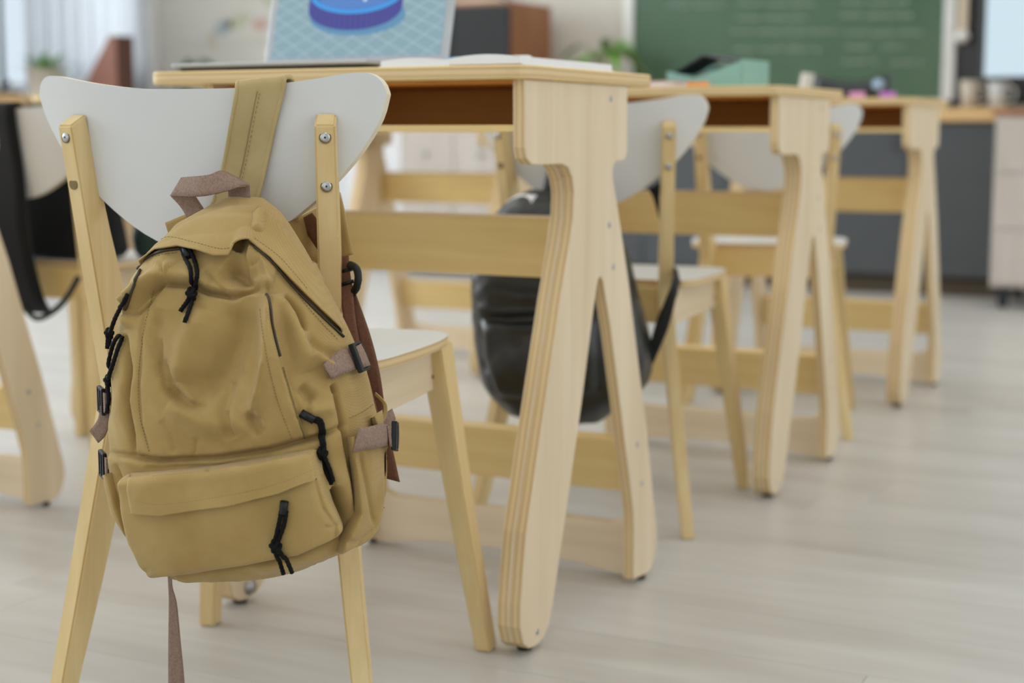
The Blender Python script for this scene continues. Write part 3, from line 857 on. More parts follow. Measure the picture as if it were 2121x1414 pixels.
def pack_folds(px, py, p):
    h = 0
    for pl, a, w in FOLDS: h += 2.05*a*ridge(px, py, pl, w)
    for pl, a, w in CREASES: h += 1.3*a*crease(px, py, pl, w)
    for pl, a, w, sd in STEPS: h += a*step(px, py, pl, w, sd)
    q = Vector(p)
    h += .0026*mnoise.noise(q*22)+.0016*mnoise.noise(Vector((q.x*70+q.z*40, q.y*30, q.z*45)))
    return h
LV = [((332, 1181), (688, 1144), -.352, -.238), ((302, 1160), (742, 1122), -.366, -.237), ((280, 1135), (776, 1094), -.372, -.236), ((256, 1090), (790, 1060), -.376, -.236),
      ((230, 1040), (797, 1005), -.378, -.236), ((220, 985), (800, 950), -.379, -.236), ((221, 925), (793, 890), -.378, -.236),
      ((222, 862), (780, 838), -.377, -.236), ((224, 800), (768, 785), -.374, -.236), ((229, 735), (750, 738), -.370, -.237), ((239, 672), (730, 690), -.364, -.238),
      ((256, 610), (702, 634), -.356, -.239), ((282, 557), (668, 575), -.346, -.240), ((320, 512), (634, 520), -.333, -.241), ((366, 470), (600, 473), -.316, -.242),
      ((420, 439), (566, 437), -.296, -.244), ((462, 420), (535, 420), -.278, -.247)]
body = bag_body('main_body', fr, LV, 'khaki_fabric', pack, OFF, 340, 440, .05, pack_folds)
SV, SF = [], []
def collect(o, frm=None, off=None):
    """let later pieces rest on this one too"""
    frm = frm or fr; off = off or OFF
    b = len(SV); SV.extend([tuple(v.co+off) for v in o.data.vertices]); SF.extend([tuple(b+i for i in p.vertices) for p in o.data.polygons])
    frm.bvh = BVHTree.FromPolygons(SV, SF)
collect(body)
# side pocket on the right with its open mouth
SP_A = [(738, 930), (750, 1000), (764, 1088)]; SP_B = [(790, 925), (789, 1010), (781, 1092)]; SP_C = [(700, 1112), (735, 1112), (762, 1084)]
def pleat(x, y, u, v): return .006*math.sin(math.pi*u)*v+.003*math.sin(u*8+v*2)*v-.009*crease(x, y, SP_A, 6)-.011*crease(x, y, SP_B, 4)-.007*crease(x, y, SP_C, 5)
sp = patch('side_pocket', fr, [(718, 905), (745, 898), (768, 884), (788, 850)], [(694, 1148), (735, 1128), (776, 1092)], [(718, 905), (730, 975), (735, 1060), (694, 1148)],
           [(788, 850), (796, 930), (796, 1020), (776, 1092)], .012, 'khaki_fabric', pack, OFF, 60, 100, (0, .12, .10, .10), 0, pleat, -.006, -.3, True)
lp = patch('side_pocket', fr, [(222, 985), (232, 978)], [(268, 1118), (274, 1108)], [(222, 985), (240, 1060), (268, 1118)], [(232, 978), (250, 1050), (274, 1108)], .008, 'khaki_fabric', pack, OFF, 10, 30, (0, .1, .1, .1), 0, None, -.0015, -.33)
# front pocket and its zip flap
PK_L = [(268, 1005), (274, 1070), (292, 1140), (318, 1182)]; PK_R = [(655, 975), (672, 1040), (694, 1080), (690, 1108)]; PK_D = [(700, 1072), (690, 1080), (672, 1078)]; PK_B = [(330, 1160), (312, 1180)]
def puff(x, y, u, v):
    n = mnoise.noise(Vector((x*.012, y*.016, 2.0)))
    return .004*math.sin(math.pi*u)*math.sin(math.pi*v)+.009*(1-v)+.0030*n-.0060*crease(x, y, PK_L, 4)-.0060*crease(x, y, PK_R, 4)-.004*crease(x, y, PK_D, 4)-.003*crease(x, y, PK_B, 6)
fp = patch('front_pocket', fr, [(262, 980), (330, 976), (450, 964), (560, 946), (655, 928)], [(328, 1193), (420, 1185), (520, 1170), (620, 1149), (700, 1108)],
           [(262, 980), (264, 1040), (282, 1110), (302, 1155), (326, 1186)], [(655, 928), (668, 975), (690, 1040), (711, 1085), (700, 1104)], .019, 'khaki_fabric', pack, OFF, 190, 100, (.07, .09, .035, .035), 0, puff, -.006, -.3, True)
collect(fp)
fl = patch('pocket_flap', fr, [(266, 984), (330, 980), (450, 968), (560, 950), (653, 933)], [(274, 1060), (335, 1064), (480, 1044), (580, 1019), (666, 984)],
           [(266, 984), (264, 1015), (274, 1060)], [(653, 933), (662, 958), (666, 984)], .0045, 'khaki_fabric', fp, OFF, 120, 30, (.12, 0, .02, .02), .0022, lambda x, y, u, v: .0022*v*v+.0008*mnoise.noise(Vector((x*.03, y*.03, 5))))
collect(fl)
# hood over the main zip
def hoodlift(x, y, u, v):
    e = max(0, (v-.55)/.45)
    return e*(.010*math.exp(-((x-440)/45)**2)+.012*math.exp(-((x-505)/22)**2)+.003)-.004*math.exp(-((x-497+.15*(y-480))/12)**2)*e
hd = patch('hood', fr, [(296, 545), (330, 506), (380, 464), (430, 438), (475, 424), (522, 424), (560, 442), (603, 484), (648, 548), (684, 612), (712, 684)],
           [(292, 549), (330, 520), (375, 513), (420, 524), (455, 536), (482, 534), (494, 512), (520, 504), (560, 536), (602, 582), (652, 634), (708, 690)],
           [(296, 545), (292, 549)], [(712, 684), (708, 690)], .0045, 'khaki_fabric', pack, OFF, 130, 40, (.25, 0, .02, .02), .0016, hoodlift, -.003, -.3, True)
collect(hd)
# zips
def line_on(name, pl, r, m, parent, h=.0014):
    P3 = []
    for q in smooth_path([(a, b, 0) for a, b in pl], 8):
        p = fr.on(q.x, q.y, h)[0]
        if P3 and abs(p.y-P3[-1].y) > .02: p = fr.at_y(q.x, q.y, P3[-1].y)
        P3.append(p)
    return tube(name, [p-OFF for p in P3], r, m, parent, 6)
line_on('zip', [(284, 557), (305, 535), (335, 522), (374, 516)], .0016, 'zip_tape', pack)
line_on('zip', [(524, 510), (562, 543), (602, 590), (652, 642), (710, 698)], .0015, 'zip_tape', pack)
line_on('zip', [(553, 608), (560, 650), (566, 690), (578, 738)], .0014, 'zip_tape', pack)
line_on('zip', [(292, 560), (274, 598), (260, 640)], .0018, 'zip_tape', pack)
line_on('piping', [(630, 906), (606, 835), (584, 760)], .0007, 'khaki_thread', pack)
# stitching
stitches('stitching', fr, [[(310, 520), (345, 492), (400, 502), (455, 516), (488, 512)], [(520, 490), (575, 530), (620, 580), (670, 640), (706, 680)], [(300, 535), (340, 527), (372, 523)],
  [(540, 520), (580, 560), (640, 640), (700, 705)], [(318, 600), (296, 700), (287, 780), (290, 860), (311, 940)], [(540, 640), (552, 740), (575, 830), (606, 912)],
  [(280, 1036), (340, 1044), (480, 1024), (580, 1000), (664, 964)], [(268, 990), (330, 986), (450, 973), (560, 955), (650, 938)], [(722, 866), (755, 850), (780, 830)]], pack, OFF)
# shoulder strap over the top of the chair back
def on_panel(x, y, lift):
    yy_ = -.22
    for _ in range(4):
        p = fr.at_y(x, y, yy_); yy_ = panel_y(p.x, p.z)-lift
    return fr.at_y(x, y, yy_)
Ls = [(447, 425), (456, 380), (466, 320), (478, 250), (487, 176)]; Rs = [(540, 428), (548, 380), (559, 320), (574, 250), (590, 166)]
def over(pts):
    P3 = [on_panel(x, y, .0052) for x, y in pts]; P3[0].y -= .012; P3[1].y -= .004
    e = P3[-1]; zt = interp(TOPC, abs(e.x)); yb = panel_y(e.x, zt)
    P3[-1] = Vector((e.x, yb-.0052, zt-.006))
    return P3+[Vector((e.x+.0003, yb-.003, zt+.0045)), Vector((e.x+.0005, yb+PT*.5, zt+.0062)), Vector((e.x+.0006, yb+PT+.003, zt+.0040)), Vector((e.x, yb+PT+.0052, zt-.008)), Vector((e.x-.003, yb+PT+.012, zt-.09)), Vector((e.x-.004, yb+PT+.020, zt-.15))]
A, B = over(Ls), over(Rs)
strap = strip('shoulder_strap', [p-OFF for p in A], [p-OFF for p in B], 'khaki_strap', pack, .0042, 10, 8)
mid = [(a+(b-a)*.46)-OFF-Vector((0, .0024, 0)) for a, b in zip(smooth_path(A[:5], 14), smooth_path(B[:5], 14))]
tube('strap_seam', mid, .0006, 'khaki_line', strap, 5)
bm = bmesh.new()
for i in range(1, len(mid)-2, 2): add_tube(bm, [mid[i]+Vector((.0032, 0, 0)), mid[i+1]+Vector((.0032, 0, 0))], .0005, 4)
tag(from_bm('stitching', bm, 'khaki_line', strap), kind='stuff')
for E3, sx in ((A, .0016), (B, -.0016)): tube('strap_binding', [p-OFF+Vector((sx, -.0012, 0)) for p in smooth_path(E3[:8], 8)], .0022, 'khaki_strap', strap, 8)
# grab handle: a webbing loop, folded over at the left
def Y(x, y, yl): return fr.at_y(x, y, yl)-OFF
hb = bmesh.new()
def add_strip(bm, L, R, n=8, nw=4):
    a, b = smooth_path(L, n), smooth_path(R, n); rows = [[bm.verts.new(p+(q-p)*(k/nw)) for k in range(nw+1)] for p, q in zip(a, b)]
    for r1, r2 in zip(rows, rows[1:]):
        for k in range(nw): bm.faces.new([r1[k], r1[k+1], r2[k+1], r2[k]])
add_strip(hb, [Y(392, 458, -.268), Y(376, 430, -.27), Y(354, 405, -.275)], [Y(424, 436, -.272), Y(412, 418, -.274), Y(402, 403, -.279)])
add_strip(hb, [Y(353, 406, -.277), Y(406, 407, -.292), Y(438, 403, -.295), Y(474, 394, -.289), Y(506, 383, -.280), Y(517, 386, -.272)],
              [Y(376, 368, -.272), Y(408, 365, -.285), Y(434, 362, -.287), Y(460, 354, -.279), Y(494, 370, -.270), Y(515, 382, -.266)])
add_strip(hb, [Y(473, 392, -.268), Y(474, 408, -.268), Y(478, 432, -.268)], [Y(517, 384, -.266), Y(518, 404, -.266), Y(520, 432, -.266)])
h = from_bm('grab_handle', hb, 'mauve_webbing', pack, True); sm = h.modifiers.new('thickness', 'SOLIDIFY'); sm.thickness = .0018; sm.offset = 0
strip('strap_base', [Y(343, 461, -.247), Y(372, 449, -.247), Y(420, 430, -.247)], [Y(350, 484, -.247), Y(380, 474, -.247), Y(425, 460, -.247)], 'khaki_fabric', pack, .003)
# the other shoulder strap, round the chair leg, with its slider and webbing
s2 = strip('shoulder_strap', [Y(570, 470, -.215), Y(612, 452, -.185), Y(652, 432, -.158), Y(676, 420, -.150)], [Y(590, 520, -.215), Y(625, 530, -.185), Y(656, 545, -.158), Y(676, 560, -.150)], 'khaki_fabric', pack, .004, 6)
strip('shoulder_strap', [Y(672, 392, -.152), Y(684, 440, -.155), Y(692, 490, -.16), Y(700, 536, -.165)], [Y(704, 398, -.152), Y(714, 440, -.155), Y(722, 484, -.16), Y(731, 526, -.165)], 'khaki_fabric', pack, .004, 6)
strip('webbing', [Y(620, 455, -.176), Y(640, 490, -.172), Y(660, 520, -.168)], [Y(646, 440, -.176), Y(660, 460, -.172), Y(676, 490, -.168)], 'brown_webbing', pack, .0016)
strip('webbing', [Y(698, 530, -.166), Y(700, 560, -.170), Y(702, 592, -.175)], [Y(722, 530, -.166), Y(724, 556, -.170), Y(728, 586, -.175)], 'brown_webbing', pack, .0016)
bm = bmesh.new()
add_tube(bm, smooth_path([Y(724, 548, -.172), Y(738, 556, -.178), Y(742, 576, -.182), Y(738, 596, -.182), Y(731, 606, -.176)], 5), .0044, 8)
add_tube(bm, [Y(700, 592, -.178), Y(732, 582, -.178)], .0022, 8); add_tube(bm, [Y(698, 566, -.17), Y(730, 556, -.17)], .0026, 8)
from_bm('slider_buckle', bm, 'black_plastic', pack, True)
strip('webbing', [Y(702, 588, -.177), Y(710, 650, -.19), Y(720, 720, -.205), Y(738, 800, -.22), Y(752, 860, -.225)], [Y(729, 584, -.177), Y(735, 650, -.19), Y(746, 716, -.205), Y(768, 800, -.22), Y(784, 860, -.225)], 'brown_webbing', pack, .0016)
strip('webbing', [Y(722, 596, -.17), Y(738, 680, -.185), Y(755, 770, -.195), Y(772, 870, -.20), Y(798, 990, -.205)], [Y(731, 592, -.17), Y(766, 690, -.185), Y(787, 775, -.195), Y(801, 870, -.20), Y(828, 998, -.205)], 'brown_webbing', pack, .0016)
# compression straps with ladder-lock buckles on the right
web_on('webbing', fr, [(672, 768), (700, 756), (730, 743), (748, 736)], 44, 'mauve_webbing', pack, OFF, .0066, .0016)
buckle('buckle', fr, 729, 744, .93, -.37, .029, .031, pack, OFF, .0090)
web_on('webbing', fr, [(719, 749), (729, 745), (738, 741), (747, 737)], 44, 'mauve_webbing', pack, OFF, lambda t: .0116-.0045*abs(2*t-1)**2, .0016)
web_on('webbing', fr, [(724, 911), (745, 908), (770, 905), (790, 899)], 42, 'mauve_webbing', pack, OFF, .0175, .0016)
buckle('buckle', fr, 779, 907, .97, -.16, .026, .030, pack, OFF, .0205)
web_on('webbing', fr, [(770, 908), (778, 907), (791, 904)], 44, 'mauve_webbing', pack, OFF, lambda t: .0228-.0045*abs(2*t-1)**2, .0016)
strip('webbing_tail', [Y(797, 905, -.245), Y(808, 884, -.242), Y(820, 868, -.235)], [Y(780, 862, -.25), Y(795, 856, -.242), Y(812, 846, -.232)], 'mauve_webbing', pack, .0014)
strip('pocket_rim', [Y(770, 884, -.262), Y(790, 866, -.250), Y(794, 838, -.240), Y(776, 818, -.238)], [Y(768, 890, -.262), Y(796, 872, -.250), Y(801, 838, -.240), Y(778, 812, -.238)], 'khaki_fabric', pack, .002)
# buckles and tail on the left edge
def side_buckle(x, y, yl):
    c = Y(x, y, yl); bm = bmesh.new()
    A_ = Matrix.Translation(c) @ Matrix.Rotation(math.radians(-50), 4, 'Z')
    for s_ in (-1, 1): add_box(bm, -.013, .013, -.002, .002, s_*.0128-.0016, s_*.0128+.0016, .0008, A_)
    for x_ in (-.012, -.001, .011): add_box(bm, x_-.0018, x_+.0018, -.0025, .0025, -.0135, .0135, .0008, A_)
    return from_bm('buckle', bm, 'black_plastic', pack), A_
for (x, y, yl) in ((210, 829, -.335), (213, 962, -.345)):
    b_, A_ = side_buckle(x, y, yl)
    bm = bmesh.new(); add_box(bm, -.008, .022, -.0005, .0016, -.0105, .0105, .0004, A_)
    from_bm('webbing', bm, 'mauve_webbing', pack)
strip('webbing_tail', [Y(206, 840, -.336), Y(205, 862, -.336), Y(197, 878, -.337), Y(185, 892, -.338)], [Y(226, 838, -.336), Y(228, 868, -.336), Y(219, 900, -.337), Y(204, 917, -.338)], 'mauve_webbing', pack, .0014)
strip('webbing', [Y(218, 968, -.345), Y(228, 975, -.350), Y(236, 985, -.352)], [Y(222, 1004, -.345), Y(232, 1006, -.350), Y(240, 1012, -.352)], 'mauve_webbing', pack, .0014)
# long webbing tail hanging to the floor
def clampz(p): p.z = max(p.z, -OFF.z+.001); return p
strip('webbing_tail', [clampz(Y(*q, -.275)) for q in ((347, 1180), (349, 1215), (350, 1250), (349, 1330), (349, 1414), (350, 1500), (352, 1578))],
      [clampz(Y(*q, -.275)) for q in ((356, 1180), (357, 1215), (366, 1250), (374, 1330), (382, 1414), (386, 1500), (388, 1572))], 'mauve_webbing', pack, .0014)
# cord zip pulls
cord_on('zip_pull', fr, [[(381, 514, .002), (387, 540), (398, 570), (402, 604)], [(392, 514, .002), (404, 545), (409, 575), (404, 604)], [(396, 614), (388, 632), (378, 648)], [(401, 616), (396, 642), (388, 670)]], [(400, 610, .0060)], pack, OFF)
cord_on('zip_pull', fr, [[(266, 606), (250, 636), (238, 660), (228, 688)], [(225, 692), (223, 705), (222, 722)], [(228, 692), (227, 706), (226, 716)]], [(227, 690, .0050)], pack, OFF, fall=-.335)
cord_on('zip_pull', fr, [[(257, 692, .002), (242, 712), (233, 745), (227, 780)], [(261, 696, .002), (249, 725), (240, 755), (231, 782)], [(223, 794), (220, 825), (219, 856)], [(230, 794), (231, 825), (228, 856)]], [(227, 788, .0060)], pack, OFF, fall=-.345)
cord_on('zip_pull', fr, [[(642, 866), (659, 874), (664, 900), (667, 928)], [(640, 861), (662, 868), (669, 900), (670, 928)], [(667, 940), (677, 965), (690, 1000)], [(673, 940), (684, 968), (694, 996)]], [(669, 934, .0060)], pack, OFF)
cord_on('zip_pull', fr, [[(584, 1055), (579, 1080), (571, 1120)], [(594, 1055), (589, 1085), (577, 1120)], [(571, 1134), (580, 1165), (587, 1188)], [(579, 1134), (594, 1160), (605, 1186)]], [(574, 1127, .0066)], pack, OFF)
for pl in ([(618, 857), (634, 861), (650, 868)], [(591, 1036), (589, 1048), (588, 1060)], [(384, 512), (388, 524), (392, 536)]):
    tube('pull_sleeve', [fr.on(x, y, .0035)[0]-OFF for x, y in pl], .0042, 'black_plastic', pack, 8)

# ------------------------------------------------------------------ black leather backpack on the second chair
fr2 = Frame(C2); OFF2 = Vector((-.03, -.30, .20))
bp = empty('backpack', fr2.m @ OFF2, C2[2], 'black leather backpack hanging from the second chair, behind the nearest desk leg', 'backpack')
LV2 = [((1040, 848), (1262, 860), -.36, -.24), ((1003, 812), (1332, 808), -.375, -.24), ((986, 770), (1355, 765), -.38, -.238), ((976, 700), (1352, 702), -.38, -.238), ((970, 625), (1334, 630), -.375, -.238),
       ((971, 570), (1314, 560), -.37, -.239), ((985, 500), (1292, 490), -.355, -.240), ((1018, 450), (1258, 442), -.335, -.242), ((1056, 414), (1210, 416), -.305, -.244), ((1090, 400), (1165, 400), -.282, -.248)]
FO2 = [([(980, 655), (1050, 662), (1130, 655), (1250, 650)], -.006, 8), ([(985, 640), (1130, 640), (1240, 632)], .005, 12), ([(1010, 790), (1060, 740), (1100, 730)], .007, 14), ([(1000, 760), (1040, 740)], -.006, 12),
       ([(1000, 600), (1090, 612), (1200, 600)], -.004, 12), ([(1040, 830), (1120, 800), (1250, 812)], -.006, 14), ([(1240, 560), (1252, 700), (1262, 820)], -.006, 9), ([(1060, 700), (1080, 780)], .005, 20), ([(1150, 690), (1200, 760)], .005, 24)]
def bag2_folds(px, py, p):
    h = 0
    for pl, a, w in FO2: h += a*ridge(px, py, pl, w)
    return h+.004*mnoise.noise(Vector(p)*16)+.0015*mnoise.noise(Vector(p)*45)
bag_body('main_body', fr2, LV2, 'black_leather', bp, OFF2, 110, 150, .055, bag2_folds)
patch('front_pocket', fr2, [(995, 660), (1080, 666), (1160, 662), (1235, 652)], [(1030, 822), (1100, 832), (1170, 830), (1240, 818)], [(995, 660), (1000, 740), (1030, 822)], [(1235, 652), (1246, 740), (1240, 818)], .018, 'black_leather', bp, OFF2, 30, 20, (.15, .15, .1, .1), 0, lambda x, y, u, v: .005*math.sin(math.pi*u)*math.sin(math.pi*v))
def Y2(x, y, yl): return fr2.at_y(x, y, yl)-OFF2
def over2(xl, parent, side):
    zt = interp(TOPC, abs(xl)); L_, R_ = [], []
    for dx, acc in ((-.022, L_), (.022, R_)):
        x = xl+dx; yb = panel_y(x, zt)
        for p in ((x, -.262, .60), (x, panel_y(x, .66)-.012, .66), (x, yb-.006, zt-.01), (x, yb-.003, zt+.005), (x, yb+PT*.5, zt+.007), (x, yb+PT+.004, zt+.003), (x, yb+PT+.007, zt-.02), (x, yb+PT+.02, zt-.13)):
            acc.append(Vector(p)-OFF2)
    return strip('shoulder_strap', L_, R_, 'black_leather', parent, .006, 6)
over2(-.035, bp, 0)
strip('shoulder_strap', [Y2(1342, 392, -.165), Y2(1350, 402, -.165), Y2(1356, 418, -.160), Y2(1362, 440, -.155), Y2(1378, 500, -.150), Y2(1390, 548, -.160), Y2(1400, 556, -.19), Y2(1398, 564, -.232)], [Y2(1366, 376, -.165), Y2(1368, 392, -.165), Y2(1366, 415, -.160), Y2(1374, 440, -.155), Y2(1390, 500, -.150), Y2(1400, 575, -.160), Y2(1408, 585, -.19), Y2(1405, 592, -.232)], 'black_webbing', bp, .004)
strip('webbing', [Y2(1398, 564, -.232), Y2(1392, 585, -.255), Y2(1376, 625, -.265), Y2(1358, 670, -.272), Y2(1340, 735, -.275)], [Y2(1405, 592, -.232), Y2(1402, 610, -.255), Y2(1396, 635, -.265), Y2(1382, 685, -.272), Y2(1352, 755, -.275)], 'black_webbing', bp, .003)
# thin white sheet laid over its top
sheet = strip('loose_paper', [Y2(1030, 440, -.288), Y2(1050, 418, -.286), Y2(1075, 402, -.284)], [Y2(1085, 446, -.334), Y2(1098, 425, -.322), Y2(1112, 404, -.308)], 'paper', None, .001)
sheet.parent = None; sheet.location = fr2.m @ OFF2; sheet.rotation_euler = (0, 0, C2[2])
tag(sheet, 'white printed sheet lying over the top of the black leather backpack', 'paper')

# black bag on the chair at far left, its strap over the chair back
fr3 = Frame(CL2); OFF3 = Vector((0, -.06, .441))
bb = empty('shoulder_bag', fr3.m @ OFF3, CL2[2], 'black fabric bag on the seat of the left chair, strap over its back', 'bag')
bm = bmesh.new(); rows = []
for i in range(15):
    t = i/14; z = .004+.19*t; w = .140-.03*t**3; d = .052-.022*t**2; ring = []
    if i == 0: w, d = w*.9, d*.85
    for k in range(36):
        a = 2*math.pi*k/36; c, s_ = math.cos(a), math.sin(a)
        x = w*math.copysign(abs(c)**.55, c); y = d*math.copysign(abs(s_)**.6, s_)
        ring.append(bm.verts.new((x+.004*mnoise.noise(Vector((x*20, y*20, z*20))), y+.05*t*-.6+.006*mnoise.noise(Vector((x*14, z*14, 3))), z)))
    rows.append(ring)
for A_, B_ in zip(rows, rows[1:]):
    for k in range(36): bm.faces.new([A_[k], A_[(k+1) % 36], B_[(k+1) % 36], B_[k]])
bm.faces.new(rows[0][::-1]); bm.faces.new(rows[-1])
from_bm('main_body', bm, 'black_fabric', bb, True)
zt = interp(TOPC, .04); L_, R_ = [], []
for x, acc in ((-.150, L_), (.030, R_)):
    yb = panel_y(x, zt)
    for p in ((x, -.09, .60), (x, yb+PT+.03, .70), (x, yb+PT+.006, zt-.01), (x, yb+PT*.5, zt+.008), (x, yb-.007, zt-.008), (x, panel_y(x, .62)-.010, .62), (x+.01, -.222, .50), (x+.035, -.218, .38), (x+.075, -.23, .345)): acc.append(Vector(p)-OFF3)
strip('hanging_flap', L_, R_, 'black_fabric', bb, .006, 6)
tube('strap_loop', [Vector(p)-OFF3 for p in smooth_path([(.02, -.228, .36), (.06, -.236, .335), (.10, -.24, .345), (.14, -.238, .375), (.165, -.226, .42)], 8)], .006, 'black_webbing', bb, 8)

# dark green pouch at the right end of that seat
def at_z(x, y, z):
    d = _f+_r*((x-IMW/2)/FPX)-_u*((y-IMH/2)/FPX); return Vector((0, 0, CAM_Z))+d*((z-CAM_Z)/d.z)
p = fr3.m @ Vector((.150, .02, .4405))
gp = empty('pouch', p, .3, 'small rounded dark green pouch on the seat of the left chair', 'pouch')
plain('dark_green', (.006, .022, .014), .7)
lathe('pouch_body', [(.0001, 0), (.026, 0), (.036, .012), (.040, .040), (.036, .066), (.022, .082), (.010, .088), (.0001, .089)], 'dark_green', gp, 22)
tube('carry_loop', smooth_path([(-.012, 0, .084), (-.016, 0, .105), (0, 0, .116), (.016, 0, .105), (.012, 0, .084)], 5), .003, 'black_cord', gp, 7)
# ------------------------------------------------------------------ things on the desks
def at(x, y, Yw):
    d = _f+_r*((x-IMW/2)/FPX)-_u*((y-IMH/2)/FPX); return Vector((0, 0, CAM_Z))+d*(Yw/d.y)
def emis(name, col, k=1.0):
    m = bpy.data.materials.new(name); m.use_nodes = True; M[name] = m; nt = m.node_tree; b = nt.nodes['Principled BSDF']
    b.inputs['Base Color'].default_value = (0.02, .02, .02, 1); b.inputs['Emission Color'].default_value = (*col, 1); b.inputs['Emission Strength'].default_value = k; b.inputs['Roughness'].default_value = .35
emis('scr_bg', (.19, .31, .36)); emis('scr_grid', (.33, .44, .48)); emis('scr_shadow', (.07, .22, .38)); emis('scr_side', (.018, .015, .19)); emis('scr_rib', (.032, .038, .27)); emis('scr_rim', (.015, .27, .68)); emis('scr_in', (.02, .05, .22)); emis('scr_floor', (.05, .17, .47)); emis('scr_dot', (.7, .8, .8))
lap = empty('laptop', (-1.354, 1.985, .785), 0, 'open silver laptop showing a blue ribbed ring on a grid', 'laptop')
bm = bmesh.new(); add_box(bm, -.168, .168, -.115, .115, .0075, .014, .0028)
from_bm('base', bm, 'laptop_metal', lap)
box('underside', -.158, .160, -.107, .105, .0008, .0076, 'laptop_dark', lap, .0006)  # dark slab drawn in for the shadow beneath the raised base
bm = bmesh.new()
for r_ in range(5):
    for k in range(13): add_box(bm, -.140+k*.0217, -.140+k*.0217+.0185, -.02+r_*.0215, -.02+r_*.0215+.0185, .014, .0152)
tag(from_bm('keys', bm, 'laptop_dark', lap), kind='stuff')
box('touchpad', -.05, .05, -.105, -.035, .0139, .0144, 'laptop_metal', lap, 0)
bm = bmesh.new(); add_lathe(bm, [(.0001, -.14), (.006, -.14), (.006, .14), (.0001, .14)], 12, (0, .113, .016), 'x'); from_bm('hinge', bm, 'laptop_dark', lap, True)
lid = bpy.data.objects.new('lid', None)
LA = math.radians(-14)
lidM = Matrix.Translation((0, .113, .016)) @ Matrix.Rotation(LA, 4, 'X')
bm = bmesh.new(); add_box(bm, -.168, .168, 0, .006, 0, .225, .002, lidM); lid = from_bm('lid', bm, 'laptop_metal', lap)
def flat(name, polys, y, m):
    v, f = [], []
    for p in polys:
        b0 = len(v); v += [lidM @ Vector((a, y, b)) for a, b in p]; f.append(tuple(range(b0, b0+len(p))))
    return from_py(name, v, f, m, lid)
X0s, X1s, Z0s, Z1s = -.155, .155, .014, .213
flat('screen', [[(X0s, Z0s), (X1s, Z0s), (X1s, Z1s), (X0s, Z1s)]], -.0004, 'scr_bg')
lines = []
def clipline(a, b):
    (x0, z0), (x1, z1) = a, b; t0, t1 = 0, 1
    for p, q in ((-(x1-x0), x0-X0s), (x1-x0, X1s-x0), (-(z1-z0), z0-Z0s), (z1-z0, Z1s-z0)):
        if abs(p) < 1e-9:
            if q < 0: return None
        else:
            r_ = q/p
            if p < 0: t0 = max(t0, r_)
            else: t1 = min(t1, r_)
    return None if t0 >= t1 else ((x0+(x1-x0)*t0, z0+(z1-z0)*t0), (x0+(x1-x0)*t1, z0+(z1-z0)*t1))
for i in range(-14, 15):
    for vx in (.95, -1.1):
        a = (i*.047, Z0s-.02); b_ = (vx, .62); c = clipline(a, b_)
        if c:
            (x0, z0), (x1, z1) = c; L_ = math.hypot(x1-x0, z1-z0); nx, nz = -(z1-z0)/L_*.0008, (x1-x0)/L_*.0008
            lines.append([(x0+nx, z0+nz), (x0-nx, z0-nz), (x1-nx, z1-nz), (x1+nx, z1+nz)])
tag(flat('screen_grid', lines, -.0006, 'scr_grid'), kind='stuff')
def ell(cx, cz, a, b, n=40, t0=0, t1=2*math.pi): return [(cx+a*math.cos(t0+(t1-t0)*k/n), cz+b*math.sin(t0+(t1-t0)*k/n)) for k in range(n+(t1-t0 < 6))]
RC, RZ, RA, RB, RH = -.008, .117, .086, .034, .026
flat('ring_shadow', [ell(RC+.006, RZ-RH-.012, RA*1.02, RB*.9)], -.0008, 'scr_shadow')
flat('ring_side', [ell(RC, RZ, RA, RB, 40, math.pi, 2*math.pi)+[(x, z) for x, z in ell(RC, RZ-RH, RA*.99, RB, 40, 2*math.pi, math.pi)]], -.0010, 'scr_side')
ribs = []
for k in range(26):
    t = math.pi+math.pi*(k+.5)/26; x = RC+RA*math.cos(t); z = RZ+RB*math.sin(t); w_ = .0022*abs(math.sin(t))+.0003
    ribs.append([(x-w_, z-.002), (x+w_, z-.002), (x+w_*.98, z-RH+.001), (x-w_*.98, z-RH+.001)])
tag(flat('ring_ribs', ribs, -.0012, 'scr_rib'), kind='stuff')
flat('ring_rim', [ell(RC, RZ, RA, RB)], -.0014, 'scr_rim')
flat('ring_hole', [ell(RC, RZ+.001, RA*.90, RB*.84)], -.0016, 'scr_in')
flat('ring_floor', [ell(RC, RZ-.006, RA*.80, RB*.62)], -.0018, 'scr_floor')
flat('axis_dot', [ell(RC+.018, RZ-.012, .003, .003, 12)], -.0020, 'scr_dot')

# open notebook at the corner of the nearest desk
nb = empty('notebook', (-1.03, 1.975, .7855), 0, 'thick white open notebook on the corner of the nearest desk', 'notebook')
def page_block(x0, x1, h0, h1, y0, y1, nm):
    P = []
    for i in range(13):
        t = i/12; x = x0+(x1-x0)*t; P.append((x, h0+(h1-h0)*math.sin(math.pi*min(1, .12+t*.8))))
    v = []; f = []
    for y in (y0, y1):
        v += [(x, y, .001) for x, z in P]+[(x, y, z) for x, z in P]
    n = len(P)
    for i in range(n-1):
        f += [(i, i+1, n+i+1, n+i), (2*n+i+1, 2*n+i, 3*n+i, 3*n+i+1), (n+i, n+i+1, 3*n+i+1, 3*n+i), (i+1, i, 2*n+i, 2*n+i+1)]
    f += [(0, n, 3*n, 2*n), (n-1, 2*n-1, 4*n-1, 3*n-1)]
    return from_py(nm, v, f, 'paper', nb)
page_block(-.108, -.003, .006, .0115, -.142, .14, 'page_block'); page_block(.105, .0, .0075, .0135, -.150, .142, 'page_block')
box('cover', -.109, .107, -.146, .146, 0, .0012, 'paper', nb, 0)
pn = empty('pen', (-1.09, 2.035, .80), math.radians(8), 'light blue pen lying on the white notebook', 'pen')
